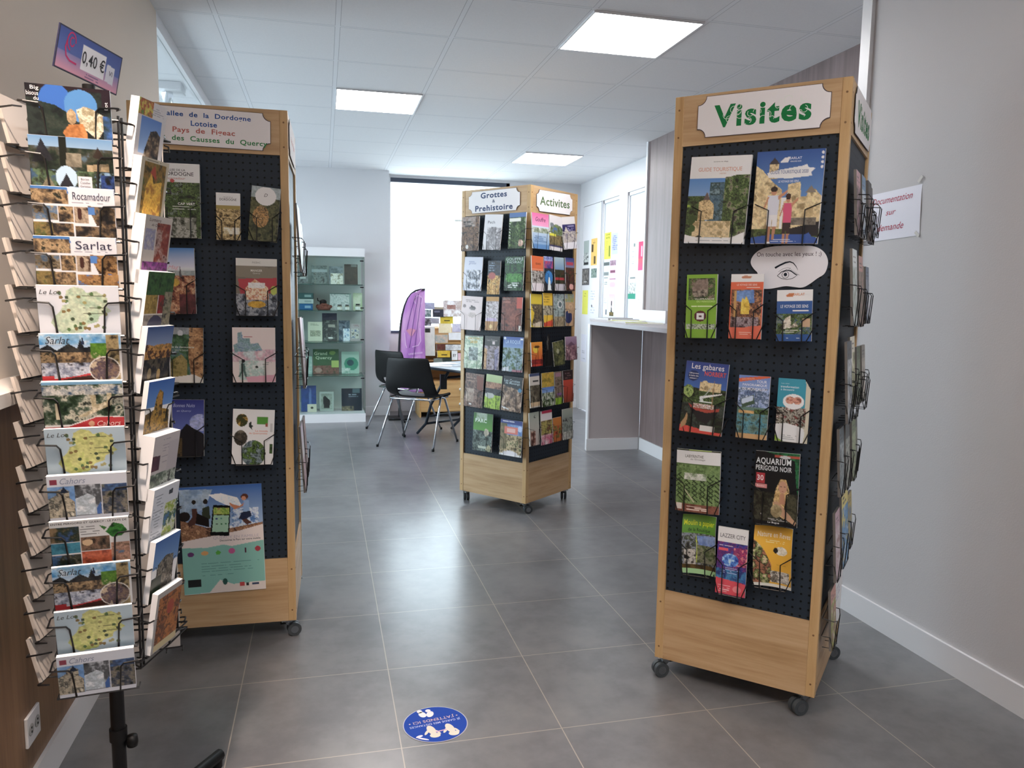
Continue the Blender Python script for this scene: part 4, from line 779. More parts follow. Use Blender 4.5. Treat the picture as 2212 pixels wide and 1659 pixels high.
K2('A','c2','ochre leaflet with a pale rock photo, third row middle of the Grottes face',[('bg','#b8884c'),('n',0,.12,1,.72,['#7c6864','#b0a4a8','#dcd4d8','#5c4c44'],5),('r',.1,.62,.85,.72,'#c8b4d4'),('r',0,0,1,.12,'#c8943c'),('e',.45,.88,.12,.06,'#e8c884')])
K2('A','c3','rust brown leaflet with a cave wall painting, third row right on the Grottes face',[('n0',['#3c1c14','#6c3424','#8c4834','#2c1c1c'],4),('r',.72,0,1,.32,'#c85440'),('p',[(.15,.12),(.5,.2),(.85,.6),(.8,.85),(.3,.8)],['#7c3c2c','#a05c44'],4),('t','GROTTE',.22,.06,.35,.05,'#b8a090',.02),('t','COUGNAC',.25,.14,.4,.06,'#d89484',.03),('r',.88,.85,.98,1,'#dcd8d0')])
K2('A','d1','pale green leaflet with a climber and yellow heading, fourth row left on the Grottes face',[('n0',['#b8ccb4','#d8e0d0','#8ca88c','#c8d4bc'],4),('n',.25,.35,.75,.75,['#4c5854','#8c9c98','#dce4e4'],6),('t','GROTTES',.5,.1,.7,.06,'#c8a034',.03),('t','2020',.5,.2,.5,.08,'#d8b034',.03),('r',0,0,1,.03,'#3c3c3c'),('tl',.1,.8,.92,1,.03,'#eceee8',.02)])
K2('A','d2','narrow grey-brown leaflet with stone columns, fourth row middle of the Grottes face',[('n0',['#4c3c38','#8c7c84','#b0a4b4','#6c5c50'],5),('r',0,0,1,.28,'#34302f'),('t','Les Orgues',.5,.13,.7,.08,'#b0a8a8',.01),('e',.6,.2,.1,.05,'#d8c8cc'),('p',[(0,.35),(.2,.4),(.2,1),(0,1)],['#b08454','#d0a878'],6),('p',[(.7,.4),(.95,.34),(.9,1),(.72,1)],['#6c6484','#9c94b4'],6)])
K2('A','d3','blue leaflet titled La Roque with a cliff valley, fourth row right on the Grottes face',[('g',0,.4,'#3c5cb0','#8cacd4'),('n',0,.32,1,1,['#24381c','#4c6c34','#7c94a0','#9cb4c0','#34503c'],4),('p',[(0,.9),(.35,.85),(.35,1),(0,1)],'#d4d8e0'),('r',.5,.94,1,1,'#a86c7c'),('t','LA ROQUE',.5,.15,.75,.12,'#b8d0ec',.03),('e',.08,.05,.06,.03,'#dce4ec'),('e',.92,.06,.06,.03,'#dce4ec')])
K2('A','e1','dark brown leaflet with cave columns, fifth row left on the Grottes face',[('n0',['#2c1c18','#5c3c30','#8c6c5c','#3c2420'],5),('n',.1,.45,.5,.85,['#8c7468','#b8a494'],6),('p',[(.62,.05),(1,.1),(1,.5),(.66,.45)],'#7c3c24'),('tl',.1,.7,.15,2,.08,'#b09080',.025),('r',.3,.9,.4,.95,'#dcd8d4')],tl=-.03)
K2('A','e2','pale green leaflet with a bright lawn, fifth row middle of the Grottes face',[('g',0,.25,'#b8cc98','#a8bc84'),('n',0,.22,1,.42,['#7c4c34','#b08468','#5c3424'],5),('n',0,.4,1,.62,['#14161c','#3c3c44'],4),('n',0,.6,1,1,['#7c9c24','#a8c834','#5c7c24'],4),('e',.3,.62,.3,.08,'#b8bcb8')],tl=-.05)
K2('A','e3','dark leaflet titled Les Grottes de Maxange, fifth row right on the Grottes face',[('n0',['#3c2c24','#6c5444','#a88c74','#c8b09c'],4),('p',[(0,0),(1,0),(1,.38),(.5,.32),(0,.26)],'#1c242c'),('t','Les Grottes',.46,.12,.8,.08,'#b8c8d0',.01),('t','de Maxange',.5,.20,.84,.08,'#b8c8d0',.01),('e',.88,.37,.09,.06,'#3c84ac'),('p',[(.02,.88),(.4,.93),(.4,.96),(.02,.92)],'#e4e4e4')],tl=-.04)
K2('A','f1','green leaflet titled Parc with a horned animal, bottom row left of the Grottes face',[('g',0,.45,'#3c6c2c','#5c9c34'),('n',0,.45,1,1,['#1c2420','#3c4c44','#7c8c84','#24302c'],5),('n',.15,0,.7,.18,['#a8b8a8','#7c946c'],5),('t','PARC',.4,.2,.6,.1,'#dce8dc',.05),('e',.7,.5,.12,.1,['#a8a08c','#c8c0ac'],6),('r',.3,.86,.75,.92,'#b8c0b0'),('p',[(.65,.95),(.85,.8),(1,.9),(.9,1)],['#8c8c6c','#c8c4a0'],6)])
K2('A','f2','leaflet with blue sky, red title block and dogs, bottom row right of the Grottes face',[('g',0,.35,'#2c3c84','#3c5ca8'),('r',0,.12,1,.5,['#5c84c0','#7c9ccc'],3),('n',0,.42,1,.95,['#3c3424','#7c6c48','#c8b48c','#4c5c2c'],5),('n',0,.1,.3,.8,['#8c7c5c','#5c5c3c'],5),('r',.2,.2,.8,.38,'#d87868'),('r',.3,.24,.7,.34,'#e4b4ac'),('p',[(.15,.9),(.5,.84),(.85,.9),(.8,.97),(.2,.97)],'#e0dce0'),('e',.9,.22,.1,.08,'#b8c8e8'),('tl',.1,.9,.05,1,.03,'#dcdce8',.03)])
K2('B','a1','pink and pale blue leaflet with a scroll heading, top left of the Activites face',[('g',0,.35,'#dc64a0','#e89cc4'),('g',.35,1,'#c8d8e4','#6c98c4'),('n',0,.4,1,.55,['#7c8c6c','#dce0dc'],5),('t','Gouffre',.5,.17,.6,.12,'#3c1c34',0,.3),('tl',.1,.9,.65,5,.05,'#4c74a4',.02),('r',0,.88,1,1,'#5c8cc0')])
K2('B','a2','white leaflet with a lake photo and yellow label, top middle of the Activites face',[('bg','#d8d4d8'),('e',.55,.42,.5,.17,['#4c6cac','#7c8c5c','#3c4c34'],5),('n',0,.55,1,.9,['#5c5438','#8c7c54','#2c2c28'],5),('r',.0,.52,.5,.59,'#dcd834'),('r',0,.84,1,.9,'#3c3c6c'),('e',.2,.28,.14,.07,'#7c848c')],tl=-.05)
K2('B','a3','navy and white leaflet tilted in its pocket, top right of the Activites face',[('bg','#34306c'),('r',0,0,1,.22,'#dcd8d8'),('n',0,.45,1,.8,['#6c6474','#c8c0b8','#8c8494'],6),('r',0,.8,1,1,'#e0dee4'),('tl',.4,.9,.3,3,.06,'#b8b4d8',.03),('p',[(.1,.5),(.25,.3),(.5,.5)],'#c8c0b4')],tl=.12)
K2('B','b1','orange leaflet with a motorbike photo, second row left on the Activites face',[('bg','#dc6c34'),('n',0,.42,1,.78,['#2c2824','#7c746c','#c8c4c0','#4c4440'],6),('r',0,.78,1,1,'#e4dce0'),('t','QUAD',.55,.22,.5,.06,'#3c241c',.02),('r',.0,.36,1,.4,'#e8a07c')],tl=-.02)
K2('B','b2','blue leaflet with a waterslide loop, second row of the Activites face beside the orange leaflet',[('n0',['#2c3c8c','#7c4c8c','#c8445c','#34549c'],5),('r',0,.35,1,1,'#2c3440'),('e',.5,.62,.45,.2,'#2c84c8'),('p',[(.3,1),(.45,.6),(.6,.62),(.75,1)],'#dce4ec'),('r',0,0,1,.14,['#5c6cb0','#a8b0d8'],8)])
K2('B','b3','leaflet with dark trees and a red kayak, second row of the Activites face',[('g',0,.4,'#a8c0c8','#6c94bc'),('n',0,.38,1,.8,['#1c2414','#3c4428','#5c2c2c'],5),('r',.0,.6,1,.68,'#b83440'),('r',0,.8,1,1,'#c8c4cc')])
K2('B','b4','dark leaflet with a red playground scene, second row right on the Activites face',[('g',0,.35,'#2c3c84','#8c8cac'),('n',0,.3,1,1,['#2c1c1c','#5c2c2c','#3c4424','#8c2c34'],5),('r',.1,.14,.9,.22,'#b83c54'),('e',.6,.88,.25,.09,'#e0a8a0')])
K2('B','c1','yellow leaflet with a canoe photo, third row left on the Activites face',[('bg','#e0c824'),('n',0,.3,1,.95,['#4c4434','#8c7c5c','#3c3c2c','#b8a48c'],5),('p',[(0,.3),(.3,.6),(.0,1)],'#e8c81c'),('p',[(.2,.9),(1,.8),(1,1),(.2,1)],'#d8c8b0')],tl=-.03)
K2('B','c2','bright yellow leaflet with white heading and red foot, third row of the Activites face',[('bg','#e8c01c'),('n',0,.38,1,.66,['#3c3424','#c8c0a8','#7c6c4c'],5),('p',[(0,.88),(1,.78),(1,1),(0,1)],'#dc4c2c'),('tl',.1,.9,.12,3,.07,'#8c6c1c',.03)])
K2('B','c3','grey-blue leaflet with a cyclist ring logo, third row of the Activites face',[('n0',['#6c8084','#a8b8b8','#5c645c'],5),('e',.6,.32,.22,.12,'#dcdcdc'),('e',.6,.32,.15,.08,'#5c7074'),('n',0,.7,1,1,['#b8a888','#8c7c60'],5)])
K2('B','c4','sand-coloured leaflet with a navy curve, third row right on the Activites face',[('bg','#c8a47c'),('r',0,0,1,.25,['#a8a444','#8ca0b0'],5),('e',.3,.72,.45,.2,'#243468'),('n',.3,.3,1,.6,['#d8b894','#b0906c'],5)])
K2('B','d1','orange sunset leaflet with a tree, fourth row left on the Activites face',[('g',0,1,'#e89c1c','#c83424'),('e',.4,.3,.25,.15,'#f4c834'),('p',[(.55,.25),(.6,.25),(.62,.9),(.56,.9)],'#3c1c14'),('e',.5,.2,.25,.06,'#5c3418'),('n',0,.72,1,.9,['#a82c24','#6c1c1c'],5)])
K2('B','d2','black leaflet cut in the outline of a dancer, fourth row of the Activites face',[('bg','#101214'),('p',[(.45,.1),(.6,.05),(.62,.2),(.55,.3),(.6,.5),(.5,.5),(.42,.25)],'#5c5c58')],cut=lambda u,v: (v<.18 and not(.45<u<.85)) or (v<.55 and not(.25<u<.8)) or (v>=.55 and not(.1<u<.95)))
K2('B','d3','olive green leaflet with forest path photo leaning left, fourth row of the Activites face',[('n0',['#2c3020','#4c5434','#7c7c4c','#3c402c'],5),('e',.4,.4,.12,.1,'#a8a88c')],tl=.10)
K2('B','d4','mauve leaflet standing proud of its pocket, fourth row right on the Activites face',[('g',0,.4,'#a88ca8','#8c6c84'),('n',0,.35,1,1,['#4c3440','#8c6470','#c8a8a8'],5),('p',[(.1,.4),(.5,.22),(.9,.4)],'#6c4c64')])
K2('B','e1','white and brown leaflet with a small stage photo, fifth row left on the Activites face',[('bg','#cfc8c0'),('n',0,.35,1,.85,['#2c2820','#5c5444','#8c8470'],5),('r',0,.85,1,.96,'#d8bc94'),('r',0,0,1,.08,'#4c5c84'),('r',.3,.2,.9,.26,'#3c3c3c')])
K2('B','e2','olive and blue leaflet with trees and sky, fifth row of the Activites face',[('r',0,0,1,.42,['#a8942c','#c8a434','#8c7c24'],4),('g',.42,.65,'#4c7cc8','#8cacd8'),('n',0,.6,1,1,['#1c2c14','#3c5c24','#c8ccc0','#7c9c2c'],5)])
K2('B','e3','purple-brown leaflet with a lime foot, fifth row of the Activites face',[('n0',['#6c5448','#8c7c6c','#4c4030'],5),('r',0,.8,1,1,'#8cb424'),('r',.1,.04,.9,.16,'#a87c8c'),('r',.3,.66,.9,.72,'#8c5c9c')])
K2('B','e4','plain red-orange leaflet with dark heading, fifth row right on the Activites face',[('g',0,.3,'#2c1c20','#34201f'),('g',.3,1,'#c8442c','#8c3c20'),('tl',.2,.8,.1,3,.07,'#8c6c6c',.03)])
K2('B','f1','grey-green leaflet with a flying bird and brown figure, bottom row left of the Activites face',[('g',0,1,'#a8b4a8','#c8b8b0'),('p',[(.4,.16),(.6,.08),(.55,.14),(.7,.18)],'#3c4440'),('n',.1,.55,.6,1,['#4c2c24','#7c4c3c','#c8a898'],5)])
K2('B','f2','white leaflet with a pink heading and valley photo, bottom row of the Activites face',[('bg','#dcd4d4'),('r',.1,0,1,.08,'#c82c54'),('n',0,.28,1,.7,['#8c8c34','#b8a85c','#5c4c30','#7c4c2c'],5),('n',0,.72,1,1,['#c85c7c','#e0c8cc'],4)])
K2('B','f3','small orange leaflet with a market photo, bottom row of the Activites face',[('g',0,1,'#c87c24','#b86420'),('n',.0,.35,1,.85,['#4c4c24','#8c7c34','#c84424','#2c3418'],5)])
K2('B','f4','grey castle leaflet, bottom row right of the Activites face',[('n0',['#5c645c','#8c948c','#3c4038'],4),('g',0,.3,'#a8b0a4','#8c948c'),('n',0,.75,1,1,['#c8c8c0','#8c8c84'],5),('p',[(.2,.4),(.35,.28),(.5,.42)],'#3c3c3c')])
# pockets projecting from the hidden far faces of the mid tower
for z in (1.71,1.45,1.22,.95,.72,.48):
    for s in (-.14,.12): holder(T2,'D',s,z,.11,.2,.035,0,.0011,1)
# ---- right side of the Visites tower
sd=[(-.20,1.66,.10,.20,['#c8a0a8','#3c2c34','#a88c8c'],'pink and dark leaflet in the top side pocket nearest the front of the Visites tower'),
(-.09,1.66,.10,.20,['#6c94b8','#c8d4dc','#4c5c74'],'pale blue leaflet in the top side row of the Visites tower'),
(.05,1.66,.10,.20,['#2c2420','#5c4438','#8c7464'],'dark brown leaflet in the top side row of the Visites tower'),
(.17,1.66,.10,.20,['#3c3430','#7c6c5c'],'grey-brown leaflet at the rear end of the top side row of the Visites tower'),
(-.19,1.40,.11,.24,['#dce4e4','#b8c4c0','#7c8c74'],'pale leaflet titled La Foret in the second side row of the Visites tower'),
(-.06,1.39,.11,.23,['#c89c94','#8c7c6c','#5c5444'],'salmon leaflet behind the pale one in the second side row of the Visites tower'),
(.07,1.38,.10,.20,['#8c7c64','#5c4c3c'],'tan leaflet in the second side row of the Visites tower'),
(.18,1.38,.10,.20,['#6c7c94','#a8acb4'],'slate leaflet at the rear of the second side row of the Visites tower'),
(-.20,1.10,.11,.26,['#4c545c','#8c949c','#c8ccd0'],'steel grey leaflet in the third side row of the Visites tower'),
(-.07,1.12,.12,.24,['#dcd8c4','#a8ac7c','#6c6c54'],'cream leaflet with a green photo in the third side row of the Visites tower'),
(.07,1.10,.10,.20,['#5c6c4c','#8c947c'],'sage leaflet in the third side row of the Visites tower'),
(.18,1.10,.10,.20,['#8c847c','#c8c0b0'],'beige leaflet at the rear of the third side row of the Visites tower'),
(-.20,.84,.10,.22,['#5c6c74','#a8b4b8','#2c3034'],'blue-grey leaflet in the fourth side row of the Visites tower'),
(-.09,.84,.10,.22,['#3c4444','#b8bcb4','#5c6454'],'grey and white leaflet in the fourth side row of the Visites tower'),
(.04,.84,.10,.21,['#6c7c4c','#a8b48c','#3c4428'],'moss green leaflet in the fourth side row of the Visites tower'),
(.16,.84,.10,.21,['#4c4c3c','#8c8c74'],'khaki leaflet at the rear of the fourth side row of the Visites tower'),
(-.20,.56,.10,.23,['#c8a8b4','#e0d4d8','#a87c7c'],'pale pink leaflet in the fifth side row of the Visites tower'),
(-.07,.59,.15,.26,['#e0d068','#3c84b8','#5c9ccc','#dcdcd8'],'yellow and blue curled brochure in the fifth side row of the Visites tower'),
(.14,.56,.10,.20,['#b8a444','#4c6c94'],'yellow-blue leaflet at the rear of the fifth side row of the Visites tower'),
(-.19,.31,.11,.20,['#c88c7c','#8c6c4c','#a8b034','#d8c8c0'],'salmon and lime leaflet in the lowest side pocket of the Visites tower')]
for i,(s,z,w,h,c,lb) in enumerate(sd):
    z+=.03; side('K3',T3,'B',s,z,w,h,[('n0',c,4),('r',0,0,1,.22,c[0]),('tl',.15,.85,.1,2,.06,'#3c3c3c',.02)],lb,t=.01,off=.026+.004*(i%3),lean=-.07)
for z in(1.62,1.02):
    for s in(-.15,.11): holder(T3,'B',s,z-.01,.10,.2,.045,0,.0013,1)
o=booklet('K3','B',(.0,.36,.21,.26,0),.02,'paper_sheet','white paper sheet hanging low on the right side of the Visites tower','paper',None,[('bg','#e4e4ea'),('tl',.2,.8,.3,6,.06,'#9c9cb4',.01)],cell=.005,t=.001,lean=0)
# left side of the Visites tower: pockets seen edge-on
for s,z,lb,c in((-.16,1.72,'dark leaflet fanned in the highest pocket on the left side of the Visites tower',['#1c1c18','#3c3c2c']),(-.02,1.42,'green-backed leaflets fanned open on the left side of the Visites tower',['#24301c','#4c6034','#5c4030']),(-.06,1.09,'white leaflet bending out of a pocket on the left side of the Visites tower',['#dcd4d8','#e8e4e4'])):
    side('K3',T3,'C',s,z,.12,.22,[('n0',c,4)],lb,t=.006,off=.03,lean=.06)
for s,z in((-.16,1.5),(-.14,.6),(-.14,.86),(-.16,1.02)): holder(T3,'C',s,z,.11,.2,.028,0,.0013,1)

# ================================================================ postcard rack
RX,RY=-.497,1.925
rk=tag(empty('postcard_rack',(RX,RY,0)),'black wire postcard rack on a pole in the left foreground','rack')
b=M(); b.cyl((0,0,.035),.016,1.78,blackp,20); b.cyl((0,0,.30),.02,.03,blackp,20); b.build('pole',rk)
b=M(); b.lathe((.03,.0,.28),[(.0,0),(.012,0),(.014,.01),(.012,.026),(0,.028)],blackp,16); b.tube([(.01,0,.294),(.035,0,.294)],.004,blackp,8); b.build('clamp_knob',rk)
for i in range(4):
    a=math.radians(61+90*i); AL=.38 if i%2==0 else .24; b=M(); b.tube([(0,0,.055),(math.cos(a)*AL,math.sin(a)*AL,.03)],.017,blackp,10); b.cyl((math.cos(a)*(AL-.015),math.sin(a)*(AL-.015),0),.015,.03,blackp,12); b.build('foot_arm',rk)
def rmat(cx,cy,rz): return Matrix.Translation((cx-RX,cy-RY,0))@Matrix.Rotation(rz,4,'Z')
LEAN=.20; PIT=.0992
cols={'front':(-.497,1.795,math.radians(7),.15,.105,13,1.792-.052,PIT,LEAN),
 'right':(-.398,1.885,math.radians(70),.105,.15,10,1.795-.072,.1222,.17),
 'left':(-.612,1.925,math.radians(-98),.15,.105,13,1.792-.052,PIT,.22),
 'back':(-.447,2.035,math.radians(187),.15,.105,13,1.76-.052,PIT,.2)}
# wire cage
b=M()
for (x,y) in((-.578,1.80),(-.414,1.812),(-.412,1.83),(-.375,1.93),(-.372,2.02),(-.49,2.03),(-.60,2.0),(-.585,1.86)):
    b.tube([(x-RX,y-RY,.53),(x-RX,y-RY,1.75)],.0028,wire,6)
for z in(.53,.545,1.13,1.16,1.74):
    b.tube([(x-RX,y-RY,z) for x,y in((-.578,1.80),(-.414,1.81),(-.375,1.93),(-.35,2.02),(-.49,2.03),(-.625,2.0),(-.60,1.86))],.0024,wire,6,closed=True)
for z in(.53,1.16,1.74):
    for (x,y) in((-.414,1.81),(-.578,1.80),(-.35,2.02),(-.625,2.0)): b.tube([(0,0,z),(x-RX,y-RY,z)],.0024,wire,6)
b.build('wire_cage',rk)
def pocket(cn,k):
    cx,cy,rz,w,h,n,z0,pit,ln=cols[cn]; zc=z0-k*pit; b=M(); a=w/2+.006; i=w*.24; top=-.012; zf=-h/2+.0; hz=h*.22 if w>h else h*.12
    L=lambda z: -.010-math.tan(ln)*(z+h/2)
    for q in(-1,1):
        b.tube([(q*a,.02,hz),(q*(a+.008),.005,hz),(q*(a+.008),L(hz)-.004,hz-.006),(q*a,L(hz)-.006,hz-.006),(q*i*1.5,L(hz)-.006,hz-.008),(q*i*1.32,L(hz)-.005,hz-.016),(q*i*1.25,L(-h*.25)-.006,-h*.25),(q*i*1.2,-.016,-h/2-.002),(q*i*1.2,.014,-h/2-.002)],.0019,wire,5)
    b.tube([(-a,.01,-h/2-.002),(-a,-.014,-h/2-.002),(a,-.014,-h/2-.002),(a,.01,-h/2-.002)],.0019,wire,5)
    o=b.build('card_pocket',rk); o.matrix_local=rmat(cx,cy,rz)@Matrix.Translation((0,0,zc))
def rcard(cn,k,ops,label,t=.008,grp='postcards on the rack',src=None,dx=0):
    cx,cy,rz,w,h,n,z0,pit,ln=cols[cn]; zc=z0-k*pit
    if src is not None: o=src.copy(); COL.objects.link(o)
    elif ops is None:
        b=M(); b.box(-w/2,w/2,-t/2,t/2,-h/2,h/2,paper,'#b9b1aa'); b.box(-w/2+.006,-w/2+.02,t/2,t/2+.0004,-h*.1,h*.3,paper,'#8c888c'); o=b.build('postcard')
    else: o=card_mesh(w,h,t,ops,.0015,side='#e4e4e6',gain=.92).build('postcard')
    o.matrix_world=Matrix.Translation((cx,cy,zc))@Matrix.Rotation(rz,4,'Z')@Matrix.Translation((dx,-.012-math.sin(ln)*h/2,0))@Matrix.Rotation(ln,4,'X')
    tag(o,label,'postcard',grp); pocket(cn,k); return o
VILL=['#1c1c20','#4c4034','#8c7454','#b89c74','#2c3024']
def multi(base,name):
    return [('bg','#dfe0e6'),('n',0,0,.43,.32,VILL+['#3c7cc8'],6),('g',0,.12,'#3c7cc0','#4c84c4'),('p',[(.43,0),(1,0),(1,.34),(.47,.32)],'#e2e3ea'),('n',0,.05,.42,.32,VILL,6),
    ('n',.0,.36,.29,.64,['#3c3428','#8c7c60','#5c7c9c','#a89878'],7),('n',.31,.36,.48,.66,VILL,7),('n',.5,.36,.66,.68,['#8c7c6c','#b8a48c','#4c3428'],6),('p',[(.66,.34),(1,.36),(1,.76),(.76,.72)],base,6),('n',.0,.68,.22,1,['#3c3820','#8c7844','#5c6434'],6),('n',.23,.7,.47,1,VILL,7),('n',.5,.74,1,1,base,6),('e',.56,.5,.03,.12,'#4c2c24'),
    ('g',.36,.40,'#4c7cb4','#5c88bc') if 0 else ('r',.67,.36,.74,.5,'#4c84c8'),('t',name,.72,.155,.46,.16,'#3c3c50'),('tl',.48,.99,.28,1,.03,'#8c8ca0',.012)]
def lotmap(bgc,fill,name):
    return [('bg',bgc),('p',[(.36,.1),(.45,.02),(.56,.06),(.6,.14),(.72,.1),(.86,.24),(.84,.42),(.9,.5),(.74,.62),(.72,.72),(.6,.78),(.52,.94),(.3,.98),(.22,.92),(.14,.74),(.2,.6),(.26,.52),(.3,.4),(.38,.36),(.34,.24)],fill,4)]+[('e',random.Random(i).uniform(.2,.85),random.Random(i+99).uniform(.12,.9),.025,.035,['#5c7c4c','#8c7444','#a8a068','#4c5c44'][i%4]) for i in range(30)]+[('tl',.55,.85,.2+.12*i,1,.1,'#5c5c44',.01) for i in range(5)]+[('t',name,.16,.13,.26,.09,'#4c4c4c',0,.3)]
sarlat2=[('g',0,.35,'#3c94d4','#c8dcec'),('n',0,.0,1,.22,['#3c94d0','#8cc0e4','#dce8f0'],3),('p',[(0,.3),(.1,.22),(.2,.34),(.35,.2),(.45,.3),(.5,.1),(.54,.28),(.7,.25),(.85,.35),(.85,.6),(0,.6)],['#14161c','#2c3034','#4c4840'],6),('p',[(.5,.22),(.525,.04),(.55,.22)],'#243858'),('n',0,.38,.85,.62,VILL,7),('n',.62,.2,.82,.5,['#6c9c2c','#4c7c24','#c8bc94'],6),('r',.82,.02,.97,1,['#c8b48c','#a89468','#3c3424'],6),('n',.0,.6,.8,.9,['#2c2c34','#8c94a8','#c8ccd8','#3c3c44'],6),('p',[(0,.95),(.4,.88),(.75,.76),(.75,1),(0,1)],'#c82c34'),('p',[(.2,.96),(.4,.9),(.6,.86),(.7,1),(.3,1)],'#4c2c24'),('e',.78,.74,.2,.27,'#e0dcd4'),('e',.78,.74,.185,.25,['#3c3434','#8c7464','#5c4c5c','#c8b498'],6),('r',.0,.86,.14,.99,'#c82c34') ,('t','Sarlat',.22,.13,.3,.15,'#3c4450',0,.35)]
cah3=[('bg','#dcdfe8'),('r',0,.24,.33,.92,['#6c9cd4','#8cb4dc'],3),('p',[(.0,.5),(.1,.42),(.12,.32),(.2,.26),(.26,.34),(.27,.5),(.33,.6),(.33,.92),(0,.92)],['#a89c84','#c8bca4','#5c5c54','#dcd4c0'],7),('p',[(.14,.38),(.2,.24),(.26,.38)],'#1c2c44'),('n',.34,.22,.66,.9,['#2c3034','#5c6064','#c8ccd4'],4),('p',[(.34,.52),(.5,.42),(.58,.5),(.6,.9),(.34,.9)],['#dce4ec','#b8c4cc','#ecf0f4'],5),('p',[(.6,.75),(.66,.6),(.66,.9),(.6,.9)],'#3c6cb0'),('r',.68,.24,1,.9,['#5c84b8','#3c5478','#7c7c6c'],4),('n',.68,.4,1,.9,['#2c3424','#8c8474','#4c5464','#1c2818'],6),('r',.04,.08,.12,.19,'#9c3c54'),('t','Cahors',.32,.12,.32,.13,'#8c94a8',0,.35),('tl',.6,.95,.95,1,.03,'#8c94a8',.014)]
